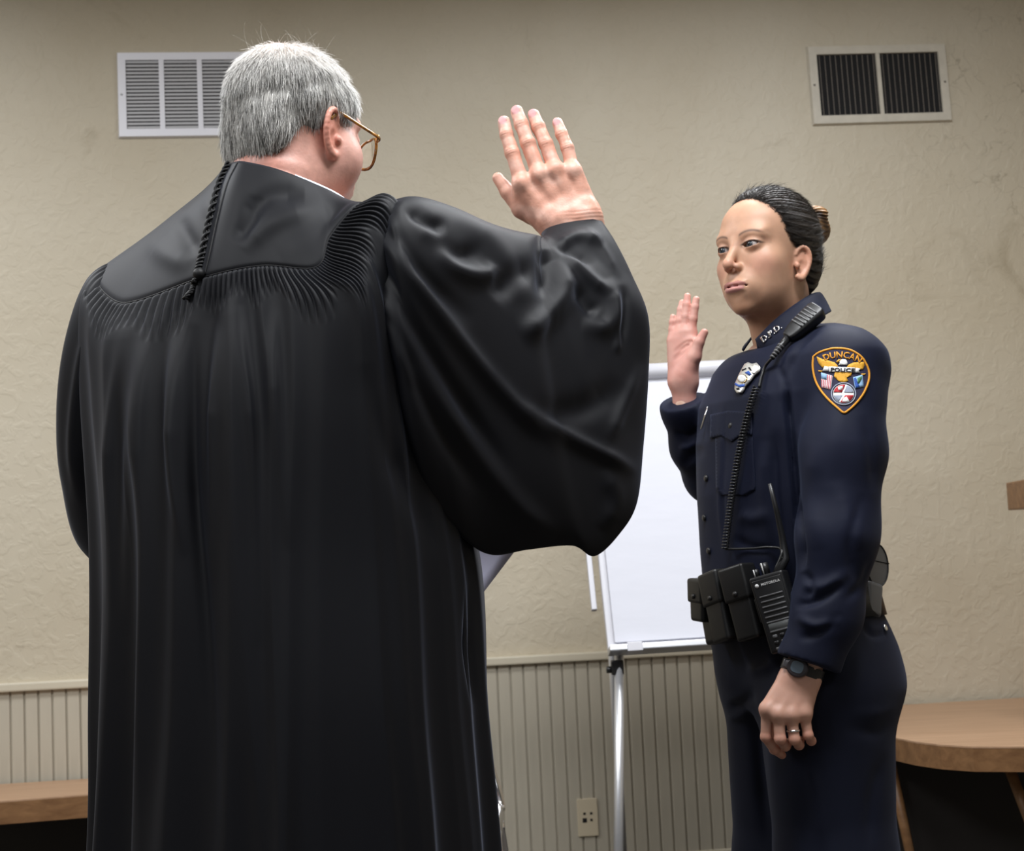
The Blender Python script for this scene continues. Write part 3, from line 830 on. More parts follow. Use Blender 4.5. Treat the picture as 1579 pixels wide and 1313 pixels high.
    allp = np.vstack([sR, eR, sL, eL, wL, wR, fl_]); V, Q = isosurface(trunk, allp.min(0) - .2, allp.max(0) + (.2, .2, .1), .014)
    body = merge([headW, handR, handL, (V, Q, np.array([.55, .33, .26]))])
    me = mesh_np(body[0], body[1]); set_col(me, body[2])
    link('body', me, SKIN_M, person, True)
    # ---- hair
    def hl_z(p):     # lower limit of the hair, in head coordinates
        y = p[:, 1]
        z = np.interp(y, [-.12, -.07, -.045, -.022, -.004, .010, .026, .034, .048, .060, .078, .1], [-.094, -.090, -.080, -.052, -.010, .014, .016, .000, .004, .020, .046, .080])
        return z
    def hair(p):
        d = ell(p, (0, -.012, .030), (.0865, .1105, .0955))
        d = smin(d, ell(p, (0, -.070, -.036), (.068, .038, .056)), .03)
        d = d + .0022 * noise3(p * (1, 1, .45), 260, 2) + .0016 * noise3(p, 90, 5)
        # layered side step above the ear
        d = d + .0022 * np.exp(-((p[:, 2] - .050 - .45 * (p[:, 1] + .02) - .006 * noise3(p, 60, 77)) / .012) ** 2) * np.clip(p[:, 0] * 20, 0, 1)
        d = smax(d, (hl_z(p) - p[:, 2]) * .8, .006)
        return d
    V, Q = isosurface(hair, (-.115, -.16, -.12), (.115, .13, .15), .002)
    V = relax(V, Q, 1, .3); N_ = vnormals(V, Q)
    t = .5 + .5 * noise3(V * (1, 1, .35), 420, 9)
    g = .20 + .20 * t
    C = np.stack([g, g * .965, g * .90], 1)
    top = np.clip((V[:, 2] - .062) * 30, 0, 1)
    C = lerpc(C, (.62, .56, .50), top * .75)
    bald = np.exp(-np.sum(((V - (.006, -.060, .112)) / (.050, .050, .040)) ** 2, 1))
    C = lerpc(C, (.78, .62, .56), bald * .9)
    parts = [(V @ AX.T + Hc, Q, C)]
    # strands
    z = V[:, 2]; ok = np.where((head(V) > .0035))[0]
    w = 1.0 - .86 * bald[ok]; w /= w.sum()
    pick = rng.choice(ok, 15000, p=w, replace=True)
    R0 = V[pick] + rng.normal(0, .0012, (len(pick), 3)); NN = N_[pick]
    wh = np.array([.0, -.055, .12])
    flow = np.array([0, -.10, -1.0]) + 0 * R0
    away = R0 - wh; away /= np.linalg.norm(away, axis=1)[:, None]
    flow = flow * np.clip(1.1 - 6 * np.clip(R0[:, 2:3] - .05, 0, 1), .1, 1) + away * .9
    front = np.clip(R0[:, 1:2] * 12, 0, 1)
    flow = flow + front * np.array([0, -.9, -.2])
    flow = flow + rng.normal(0, .22, flow.shape) + .35 * np.stack([noise3(R0, 110, 31), noise3(R0, 110, 32), noise3(R0, 110, 33)], 1)
    flow -= NN * (flow * NN).sum(1)[:, None]
    gg = np.clip(rng.normal(.47, .25, len(pick)), .05, .95)
    CC = np.stack([gg, gg * .975, gg * .93], 1)
    CC = lerpc(CC, (.82, .79, .76), np.clip((R0[:, 2] - .045) * 14, 0, .75))
    sv, sq, sc = strands(R0 - NN * .002, NN, flow, 3, rng.uniform(.012, .028, len(pick)), rng.uniform(.10, .34, len(pick)), np.full(len(pick), .00052), rng, CC, .12, .55)
    parts.append((sv @ AX.T + Hc, sq, sc))
    # fly-away hairs on the crown
    pick = rng.choice(np.where(V[:, 2] > .085)[0], 60)
    NN = N_[pick]; flow = rng.normal(0, 1, (60, 3)) + np.array([0, -.5, .3])
    sv, sq, sc = strands(V[pick], NN, flow, 6, rng.uniform(.02, .05, 60), rng.uniform(.3, .9, 60), np.full(60, .00028), rng, np.tile([.5, .47, .42], (60, 1)), .35, .6)
    parts.append((sv @ AX.T + Hc, sq, sc))
    hv = merge(parts); me = mesh_np(hv[0], hv[1]); set_col(me, hv[2])
    tag(link('hair', me, HAIR_GREY, person, True), 'short grey white hair thinning on the crown')
    # eyebrows / eyes are on the far side, kept simple but real
    for s in (-1, 1):
        bm = bmesh.new(); bmesh.ops.create_uvsphere(bm, u_segments=16, v_segments=10, radius=.0138); mm = bpy.data.meshes.new('m'); bm.to_mesh(mm); bm.free()
        co = np.array([v.co[:] for v in mm.vertices]); dd = np.arccos(np.clip(co[:, 1] / .0138, -1, 1))
        set_col(mm, np.where((dd < .45)[:, None], (.08, .1, .13), (.75, .7, .68)))
        mm.transform(Matrix.Translation((.033 * s, .0815, -.002))); mm.transform(Matrix(np.vstack([np.hstack([AX, Hc[:, None]]), [0, 0, 0, 1]]).tolist()))
        link('eye', mm, EYE_W, person, True)
    # ---- eyeglasses
    gl = tag(empty('eyeglasses', tuple(Hc)), 'tortoiseshell eyeglasses worn by the grey haired man', 'glasses')
    def hw(pts): return np.asarray(pts) @ AX.T + Hc
    for s in (-1, 1):
        a = np.linspace(0, 2 * np.pi, 28, endpoint=False)
        rim = np.stack([s * .035 + .027 * np.sign(np.cos(a)) * np.abs(np.cos(a)) ** .8, .118 - .35 * np.abs(.027 * np.cos(a)) * np.where(np.cos(a) * s > 0, 1, .2), -.012 + .0235 * np.sign(np.sin(a)) * np.abs(np.sin(a)) ** .85], 1)
        fr = tube('rim', hw(rim), .0024, TORT, gl, 8, 1.0, closed=True)
        ln = mesh_py(list(hw(rim * (1, 1, 1))), [tuple(range(28))]); link('lens', ln, LENS, gl)
        tp = cr([(s * .064, .107, .000), (s * .074, .102, .002), (s * .0805, .06, .006), (s * .0825, .015, .012), (s * .083, .008, .004), (s * .081, -.006, -.012)], 6)
        tube('temple', hw(tp), .0022, TORT, gl, 8, 1.6)
        tube('hinge', hw([(s * .072, .101, -.003), (s * .073, .101, .006)]), .0028, GOLD_M, gl, 8)
        tube('nose_pad', hw([(s * .012, .112, -.012), (s * .011, .106, -.02)]), .002, GOLD_M, gl, 6)
    tube('bridge', hw(cr([(-.012, .118, -.004), (0, .1195, .000), (.012, .118, -.004)], 5)), .0024, TORT, gl, 8)
    # ---- white shirt collar
    col = [[(368, 256, 2.262), (430, 262, 2.243), (520, 300, 2.262), (552, 338, 2.36), (520, 345, 2.42), (430, 325, 2.42), (362, 288, 2.37), (352, 268, 2.31)],
           [(368, 300, 2.258), (432, 305, 2.235), (526, 330, 2.255), (560, 365, 2.36), (520, 380, 2.43), (430, 360, 2.43), (352, 320, 2.38), (345, 305, 2.31)]]
    S, L_ = loft(np.array([[P(*q) for q in r] for r in col]), [8], 64)
    me = mesh_np(L_.reshape(-1, 3), grid_quads(len(S), 64)); o = link('shirt_collar', me, WHITE_SHIRT, person, True)
    md = o.modifiers.new('s', 'SOLIDIFY'); md.thickness = .003
    # ---- robe body
    ctl = [
     [(364, 249, 2.238), (432, 262, 2.208), (525, 303, 2.235), (566, 340, 2.36), (520, 350, 2.44), (430, 330, 2.44), (356, 285, 2.39), (343, 262, 2.31)],
     [(350, 290, 2.215), (440, 297, 2.188), (540, 309, 2.225), (580, 345, 2.35), (525, 375, 2.46), (415, 355, 2.47), (318, 310, 2.41), (318, 290, 2.31)],
     [(335, 350, 2.195), (460, 345, 2.16), (550, 311, 2.20), (595, 352, 2.34), (530, 410, 2.48), (395, 390, 2.50), (255, 352, 2.43), (262, 352, 2.31)],
     [(312, 427, 2.180), (487, 411, 2.125), (562, 312, 2.18), (612, 360, 2.32), (540, 470, 2.50), (370, 450, 2.53), (160, 415, 2.46), (186, 466, 2.31)],
     [(304, 495, 2.172), (545, 462, 2.10), (618, 322, 2.17), (640, 420, 2.31), (545, 560, 2.52), (350, 540, 2.55), (142, 450, 2.46), (163, 524, 2.30)],
     [(292, 620, 2.155), (555, 610, 2.10), (655, 560, 2.21), (655, 600, 2.36), (550, 650, 2.54), (340, 640, 2.56), (140, 600, 2.45), (168, 625, 2.28)],
     [(295, 850, 2.135), (565, 850, 2.10), (722, 850, 2.24), (725, 850, 2.40), (580, 850, 2.55), (350, 850, 2.56), (152, 850, 2.42), (185, 850, 2.255)],
     [(300, 1100, 2.12), (575, 1100, 2.08), (737, 1100, 2.24), (735, 1100, 2.41), (590, 1100, 2.56), (350, 1100, 2.57), (152, 1100, 2.41), (185, 1100, 2.25)],
     [(300, 1313, 2.11), (590, 1313, 2.07), (752, 1313, 2.24), (745, 1313, 2.42), (590, 1313, 2.57), (350, 1313, 2.58), (152, 1313, 2.41), (182, 1313, 2.25)],
     [(300, 1760, 2.09), (610, 1760, 2.05), (780, 1760, 2.24), (765, 1760, 2.43), (600, 1760, 2.60), (340, 1760, 2.61), (128, 1760, 2.41), (160, 1760, 2.24)]]
    c10 = []
    for ri, r in enumerate(ctl):
        r = np.array(r, float)
        def mid(i): return (-r[(i - 1) % 8] + 9 * r[i % 8] + 9 * r[(i + 1) % 8] - r[(i + 2) % 8]) / 16
        m0, m1 = mid(0), mid(1)
        if ri == 3: m0 = np.array((402, 409, 2.152)); m1 = np.array((510, 362, 2.145))
        if ri == 4: m0 = np.array((412, 478, 2.135)); m1 = np.array((578, 392, 2.125))
        if ri == 2: m0 = np.array((400, 345, 2.172)); m1 = np.array((512, 328, 2.176))
        c10.append([r[0], m0, r[1], m1, *r[2:]])
    rings = np.array([[P(*q) for q in r] for r in c10])
    NP = 1280
    S, G = loft(rings, [10, 14, 22, 34, 34, 40, 40, 30, 20], NP)
    nr = len(S); V = G.reshape(-1, 3); Q = grid_quads(nr, NP); Q = orient(V, Q, V.mean(0))
    N_ = vnormals(V, Q).reshape(nr, NP, 3)
    ph = np.arange(NP) / NP                 # 0 back, .125 back-right, .25 right, .75 left, .875 back-left
    s = S[:, None]
    # fine gathers that start at the yoke seam
    ng = 124
    gw = np.clip((s - 3.0) * 14, 0, 1)
    rv = np.interp(np.arange(NP), np.linspace(0, NP, 44), rng.uniform(.5, 1.5, 44))
    gend = 1.0 * np.interp(ph, np.linspace(0, 1, 60), rng.uniform(.65, 1.25, 60))
    gf = gw * np.clip((gend + 3.0 - s) / .35, 0, 1)
    ga = np.abs(np.sin(np.pi * ng * ph + .8 * np.sin(2 * np.pi * 9 * ph)))
    fine = (ga - .6) * .0050 * gf
    # deep hanging folds
    def foldset(n, seed, sharp):
        r = np.random.default_rng(seed); c = np.sort((np.arange(n) + r.uniform(-.3, .3, n)) / n); w = r.uniform(.35, .62, n) / n; a = r.uniform(.4, 1.0, n); dr = r.uniform(-.008, .008, n)
        out = np.zeros((nr, NP))
        for i in range(n):
            cc = c[i] + dr[i] * np.clip(s - 3.5, 0, 5)
            dx = (ph[None] - cc + .5) % 1 - .5
            prof = np.exp(-np.abs(dx / w[i]) ** sharp)
            out += a[i] * prof
        return out - out.mean(1, keepdims=True)
    fs = foldset(30, 12, 1.7)
    amp = np.interp(S, [3.0, 3.3, 4.0, 5.0, 6, 9], [0, .002, .009, .013, .014, .020])[:, None]
    flatter = np.interp(ph, [0, .08, .16, .35, .44, .6, .84, 1.0], [1.05, .85, .50, .35, .6, 1, 1.2, 1.05])
    big = fs * amp * 1.35 * flatter
    # yoke recess and seam
    seam = -.0022 * np.exp(-((s - 3.0) / .035) ** 2)
    Dsp = fine + big + seam
    V = (G + N_ * Dsp[..., None]).reshape(-1, 3)
    N2 = vnormals(V, Q)
    fl = np.repeat(S, NP)
    strokes = [([(372, 385), (420, 345), (500, 318)], 16, 7), ([(395, 300), (385, 340), (365, 375)], 14, -8), ([(470, 300), (420, 300), (390, 320)], 14, -7), ([(430, 395), (480, 365), (530, 335)], 22, 3),
               ([(270, 330), (285, 360), (305, 395)], 12, -6), ([(225, 370), (260, 395), (295, 410)], 16, 5), ([(330, 262), (322, 300), (318, 340)], 10, 3),
               ([(272, 480), (266, 600), (268, 740), (285, 860)], 7, 8), ([(370, 470), (372, 540), (385, 640), (395, 800), (400, 1000)], 9, 7), ([(345, 460), (333, 640), (328, 900)], 8, 8),
               ([(428, 450), (424, 600), (445, 850)], 8, 5), ([(300, 500), (297, 600), (300, 760), (320, 1000), (335, 1313)], 8, -8), ([(222, 480), (205, 700), (195, 980)], 9, 7),
               ([(190, 490), (168, 700), (165, 950)], 8, 6), ([(720, 900), (722, 1000), (730, 1090)], 5, -7), ([(640, 620), (690, 740), (735, 840)], 16, 6), ([(560, 560), (610, 720), (680, 860)], 14, -5)]
    strokes = [(q[0], q[1] * (1.0 if k_ < 7 else 1.25), q[2] * (0.8 if k_ < 7 else 1.5), .25 if k_ < 7 else .5) for k_, q in enumerate(strokes)]
    V = sculpt(V, N2, strokes)
    # split into yoke (above the seam) and pleated body
    rk = int(np.argmax(S >= 3.0))
    Vg = V.reshape(nr, NP, 3)
    # collar top folds inward
    inner = Vg[0] + (np.mean(Vg[0], 0) - Vg[0]) * .045 - np.array([0, 0, .004]); inner2 = inner - np.array([0, 0, .03])
    Yk = np.concatenate([inner2[None], inner[None], Vg[:rk + 1]])
    robe = link('robe', mesh_np(Vg[rk:].reshape(-1, 3), orient(Vg[rk:].reshape(-1, 3), grid_quads(nr - rk, NP), Vg.reshape(-1, 3).mean(0))), ROBE, person, True)
    tag(robe, 'black gathered robe cloth')
    yk = Yk[:, ::4]; me = mesh_np(yk.reshape(-1, 3), orient(yk.reshape(-1, 3), grid_quads(len(yk), NP // 4), Vg.reshape(-1, 3).mean(0)))
    yo = link('yoke', me, ROBE_YOKE, robe, True)
    # cord piping along the yoke seam
    ring = Vg[rk][::5] + 0; tube('seam_piping', ring + vnormals(V, Q).reshape(nr, NP, 3)[rk][::5] * .0004, .0011, BRAID, robe, 6, closed=True)
    bv = BVHTree.FromPolygons([tuple(v) for v in yk.reshape(-1, 3)], [tuple(q) for q in grid_quads(len(yk), NP // 4)])
    bv2 = BVHTree.FromPolygons([tuple(v) for v in Vg[:, ::2].reshape(-1, 3)], [tuple(q) for q in grid_quads(nr, NP // 2)])
    def hit(px, py, off=0.0, tree=bv2):
        d = Vector(ray(px, py)).normalized(); l, n, i, t = tree.ray_cast(Vector(CAM), d)
        if l is None: return None
        if n.dot(d) > 0: n = -n
        return np.array(l + n * off), np.array(n)
    # braided cord down the centre back
    line = cr(np.array([(361, 251), (345, 285), (330, 340), (318, 395), (311, 424)], float), 14)
    for kk in range(2):
        pts = []
        for i, (x, y) in enumerate(line):
            h = hit(x - 5 + 0, y, .002)
            if h is None: continue
            a = i * 1.15 + kk * math.pi
            pts.append(h[0] + np.array([math.cos(a) * .0035, 0, math.sin(a) * .0015]) + h[1] * .0018 * math.sin(a))
        tube('braid', cr(pts, 3), .0024, BRAID, robe, 6)
    pts = [hit(x + 5, y, .0004) for x, y in line]; tube('seam', [h[0] for h in pts if h], .0012, BRAID, robe, 6)
    b0, bn = hit(310, 424, .004)
    bm = bmesh.new(); bmesh.ops.create_uvsphere(bm, u_segments=20, v_segments=12, radius=.0088); mm = bpy.data.meshes.new('m'); bm.to_mesh(mm); bm.free()
    mm.transform(Matrix.Translation(b0)); link('button', mm, BRAID, robe, True)
    for kk in range(2):
        pts = []
        for i, (x, y) in enumerate(cr(np.array([(306, 432), (298, 447), (290, 462)], float), 10)):
            h = hit(x, y, .004); a = i * 1.1 + kk * math.pi
            if h: pts.append(h[0] + np.array([math.cos(a) * .003, 0, math.sin(a) * .002]))
        tube('tassel', pts, .0026, BRAID, robe, 6)
    # ---- sleeves
    def sleeve(rows, ns, nphi, strokes, name, amp, seed, fine_amp=.0055, nfold=7):
        rr = []
        for (tx, ty, tY), (bx, by, bY), th, sag in rows:
            T_ = P(tx, ty, tY); B_ = P(bx, by, bY); mid = .5 * (T_ + B_); ax = .5 * (T_ - B_); v = np.array([0.25, 1.0, 0.0]); v -= ax * (v @ ax) / (ax @ ax); v /= np.linalg.norm(v)
            ring = []
            for k in range(12):
                a = 2 * math.pi * k / 12; ca, sa = math.cos(a), math.sin(a)
                ring.append(mid + ax * np.sign(ca) * abs(ca) ** .92 - v * th * (.42 + .58 * (1 + ca) / 2) * np.sign(sa) * abs(sa) ** .8 - v * sag * (1 - ca * ca))
            rr.append(ring)
        S, G = loft(np.array(rr), ns, nphi); nr = len(S); V = G.reshape(-1, 3); Q = grid_quads(nr, nphi); Q = orient(V, Q, V.mean(0)); N_ = vnormals(V, Q)
        # gathers at the shoulder
        ph = np.arange(nphi) / nphi; g = (np.abs(np.sin(np.pi * 44 * ph + .7 * np.sin(19 * ph))) - .6) * fine_amp
        D = (g[None] * np.clip(1.0 - S[:, None] / 1.9, 0, 1)).ravel()
        V = V + N_ * D[:, None]; V = sculpt(V, vnormals(V, Q), strokes)
        Vg_ = V.reshape(nr, nphi, 3); c = Vg_[-1].mean(0)
        i1 = Vg_[-1] + (c - Vg_[-1]) * .05; i2 = i1 * .9 + Vg_[-4] * .1; i2 = i2 + (Vg_[-12].mean(0) - c) * .5
        full = np.concatenate([Vg_, i1[None], i2[None]])
        fv = full.reshape(-1, 3); o = link(name, mesh_np(fv, orient(fv, grid_quads(nr + 2, nphi), V.mean(0))), ROBE, robe, True)
        return o
    rowsR = [((560, 335, 2.25), (560, 520, 2.20), .035, .0), ((598, 318, 2.215), (592, 610, 2.18), .066, .0), ((645, 306, 2.215), (655, 760, 2.19), .105, .02), ((700, 320, 2.24), (712, 828, 2.22), .105, .02),
             ((755, 345, 2.29), (757, 856, 2.25), .105, .02), ((795, 358, 2.33), (815, 848, 2.265), .10, .02), ((826, 364, 2.36), (882, 842, 2.29), .095, .02), ((836, 366, 2.378), (917, 858, 2.31), .09, .015),
             ((838, 367, 2.38), (955, 824, 2.33), .088, .01), ((838, 367, 2.385), (982, 776, 2.345), .085, .01), ((839, 366, 2.39), (992, 690, 2.37), .08, .01), ((839, 365, 2.40), (1000, 580, 2.39), .075, .005), ((838, 364, 2.41), (1000, 490, 2.40), .068, .0),
             ((837, 363, 2.42), (975, 425, 2.42), .058, .0), ((836, 362, 2.43), (950, 375, 2.435), .050, .0), ((835, 360, 2.44), (927, 340, 2.455), .042, .0)]
    st = [([(570, 335), (640, 430), (720, 540), (810, 640), (870, 690)], 12, 9), ([(560, 360), (620, 470), (700, 600), (790, 740)], 12, -9), ([(585, 330), (640, 410), (730, 500)], 12, -8),
          ([(640, 330), (700, 410), (745, 425), (760, 405)], 14, 10), ([(655, 360), (700, 395), (745, 385)], 14, -8), ([(620, 315), (660, 345), (690, 350)], 10, -8), ([(700, 325), (760, 370), (790, 420), (800, 470)], 18, 6),
          ([(800, 515), (830, 500), (870, 450), (860, 400)], 16, 12), ([(760, 460), (790, 430), (830, 410)], 18, -9), ([(840, 385), (845, 420), (835, 460)], 12, -9), ([(870, 390), (905, 425), (940, 455)], 9, 8), ([(895, 500), (935, 505), (948, 470), (935, 430)], 13, 9),
          ([(885, 440), (905, 470), (920, 485)], 11, -9), ([(850, 385), (890, 365), (930, 375)], 9, 7), ([(845, 372), (880, 390), (915, 410)], 7, -6), ([(960, 440), (962, 480), (955, 540)], 8, -5), ([(950, 450), (953, 520), (950, 545)], 6, 5),
          ([(800, 620), (870, 670), (930, 700), (985, 730)], 10, 9), ([(990, 560), (960, 630), (940, 680)], 9, 6), ([(820, 640), (900, 630), (960, 590)], 20, -8), ([(640, 560), (720, 680), (800, 780), (860, 830)], 16, 7),
          ([(600, 480), (660, 620), (740, 760)], 12, -7), ([(580, 400), (600, 500), (640, 600)], 10, 7), ([(930, 720), (950, 770), (930, 820)], 14, 6), ([(600, 330), (612, 370), (640, 420)], 7, 6), ([(900, 350), (930, 385), (955, 430)], 7, 4)]
    sleeve(rowsR, [13] * 15, 220, st, 'sleeve', .01, 5)
    rowsL = [((225, 412, 2.46), (220, 480, 2.38), .03, 0), ((178, 418, 2.46), (215, 560, 2.35), .06, 0), ((144, 452, 2.46), (220, 620, 2.37), .072, 0), ((115, 540, 2.47), (230, 700, 2.40), .078, 0), ((104, 640, 2.49), (240, 780, 2.43), .082, 0),
             ((110, 740, 2.52), (255, 860, 2.47), .085, 0), ((136, 840, 2.57), (300, 960, 2.55), .082, 0), ((230, 850, 2.66), (360, 1000, 2.65), .078, 0), ((330, 850, 2.71), (430, 1040, 2.72), .07, 0), ((430, 870, 2.75), (500, 1040, 2.77), .055, 0)]
    stL = [([(150, 470), (125, 560), (112, 680), (120, 780)], 8, 7), ([(165, 500), (142, 600), (132, 720), (138, 820)], 7, -7)]
    sleeve(rowsL, [12] * 9, 160, stL, 'sleeve', .01, 6)
    # trousers and shoes below the hem
    shoes(person, (pel[0], pel[1] + .02), math.radians(55), SHOE)
    return person, Hc
judge, JHC = build_judge()
# sheet of paper held in front of him
def paper_sheet():
    c = [P(700, 935, 2.86), P(738, 922, 2.86), P(797, 848, 2.87), P(742, 820, 2.87), P(640, 850, 2.86), P(610, 930, 2.85)]
    c = [P(735, 928, 2.845), P(800, 842, 2.855), P(640, 735, 2.80), P(575, 820, 2.79)]
    V = []; n = 12
    a, b, cc, d = c
    for i in range(n + 1):
        for j in range(n + 1):
            u, v = i / n, j / n
            q = (a * (1 - u) + b * u) * (1 - v) + (d * (1 - u) + cc * u) * v
            V.append(q + np.array([0, .010 * math.sin(3 * u + 2 * v), 0]))
    V = np.array(V); Q = grid_quads(n + 1, n + 1, False)
    o = link('paper_sheet', mesh_np(V, Q), M['paper_lilac'], None, True)
    md = o.modifiers.new('s', 'SOLIDIFY'); md.thickness = .0006
    tag(o, 'sheet of paper held in front of the robe, only a corner showing', 'paper')
paper_sheet()

# ------------------------------------------------------------------ the officer
NAVY = mat('navy_uniform_cloth', (0.0062, 0.0085, 0.0235), 0.66, spec=0.20, sheen=0.07, sheen_col=(0.55, 0.65, 1.0), bump=0.22, bscale=1500, bdist=0.0006, var=0.12, vscale=12)
NAVY_DK = mat('navy_trouser_cloth', (0.0055, 0.0075, 0.019), 0.68, spec=0.20, sheen=0.06, sheen_col=(0.55, 0.65, 1.0), bump=0.22, bscale=1500, bdist=0.0006, var=0.12, vscale=12)
LEATHER = mat('black_duty_leather', (0.009, 0.009, 0.0095), 0.42, spec=0.45, bump=0.25, bscale=500, bdist=0.0008)
LEATHER_GREY = mat('worn_grey_leather', (0.10, 0.10, 0.105), 0.36, spec=0.5, bump=0.2, bscale=500, bdist=0.0008)
RUBBER = mat('black_rubber', (0.014, 0.014, 0.015), 0.34, spec=0.5)
SILVER = mat('silver_metal', (0.80, 0.80, 0.80), 0.2, metal=1.0)
SILVER_W = mat('bright_silver_badge', (0.82, 0.81, 0.76), 0.28, metal=0.55)
PATCH_NAVY = mat('patch_navy_thread', (0.018, 0.016, 0.050), 0.75)
PATCH_GOLD = mat('patch_gold_thread', (0.80, 0.34, 0.02), 0.6, bump=0.4, bscale=900)
PATCH_YEL = mat('patch_yellow_thread', (0.82, 0.42, 0.035), 0.6, bump=0.4, bscale=900)
PATCH_WHITE = mat('patch_white_thread', (0.78, 0.78, 0.78), 0.7)
PATCH_RED = mat('patch_red_thread', (0.45, 0.02, 0.03), 0.7)
PATCH_PINK = mat('patch_stripe_thread', (0.62, 0.10, 0.14), 0.7)
PATCH_BLUE = mat('patch_blue_thread', (0.30, 0.50, 0.75), 0.7)
PATCH_DBLUE = mat('patch_deep_blue_thread', (0.03, 0.10, 0.42), 0.7)
PATCH_GREEN = mat('patch_green_thread', (0.08, 0.22, 0.10), 0.7)
PATCH_GREY = mat('patch_grey_thread', (0.32, 0.36, 0.46), 0.7)
BLACK_INK = mat('black_thread', (0.01, 0.01, 0.015), 0.7)
LCD = mat('grey_display', (0.10, 0.105, 0.105), 0.25)
LCD_BLUE = mat('watch_display', (0.13, 0.17, 0.21), 0.15, coat=0.5)
WHITE_INK = mat('white_ink', (0.7, 0.7, 0.7), 0.5)

def tree_of(V, Q): return BVHTree.FromPolygons([tuple(v) for v in V.tolist()], [tuple(q) for q in Q.tolist()])
def caster(tree):
    def hit(px, py, off=0.0):
        d = Vector(ray(px, py)).normalized(); l, n, i, t = tree.ray_cast(Vector(CAM), d)
        if l is None: return None, None
        if n.dot(d) > 0: n = -n
        return np.array(l + n * off), np.array(n)
    return hit
def fill2d(poly, maxlen):
    bm = bmesh.new(); vs = [bm.verts.new((float(x), float(y), 0)) for x, y in poly]; bm.faces.new(vs)
    bmesh.ops.triangulate(bm, faces=bm.faces[:])
    for _ in range(7):
        es = [e for e in bm.edges if e.calc_length() > maxlen]
        if not es: break
        bmesh.ops.subdivide_edges(bm, edges=es, cuts=1, use_grid_fill=False)
        bmesh.ops.triangulate(bm, faces=[f for f in bm.faces if len(f.verts) > 3])
    bm.verts.index_update()
    V = [(v.co.x, v.co.y) for v in bm.verts]; F = [tuple(v.index for v in f.verts) for f in bm.faces]; bm.free(); return V, F
def applique(name, polys, hit, off, material, parent, maxlen=6.0, thick=0.0007):
    """flat shapes laid on a curved surface; polys given as seen from the front"""
    VV, FF = [], []
    for poly in polys:
        V, F = fill2d(poly, maxlen) if not isinstance(poly, tuple) else poly
        o = len(VV); ok = True; W = []
        for x, y in V:
            h, n = hit(x, y, off)
            if h is None: ok = False; break
            W.append(h)
        if not ok: continue
        VV += W; FF += [tuple(i + o for i in f) for f in F]
    if not VV: return None
    o = link(name, fix_normals(mesh_py(VV, FF)), material, parent, True)
    md = o.modifiers.new('s', 'SOLIDIFY'); md.thickness = thick; md.offset = 0
    return o
def text2d(body, size=1.0, bold=True):
    cu = bpy.data.curves.new('t', 'FONT'); cu.body = body; cu.size = size; cu.align_x = 'CENTER'; cu.resolution_u = 2
    if bold: cu.offset = 0.022 * size
    ob = bpy.data.objects.new('t', cu); COL.objects.link(ob)
    bpy.context.view_layer.update()
    dg = bpy.context.evaluated_depsgraph_get(); me = bpy.data.meshes.new_from_object(ob.evaluated_get(dg))
    V = [(v.co.x, v.co.y) for v in me.vertices]; F = [tuple(p.vertices) for p in me.polygons]
    bpy.data.objects.remove(ob); bpy.data.curves.remove(cu); bpy.data.meshes.remove(me)
    return V, F

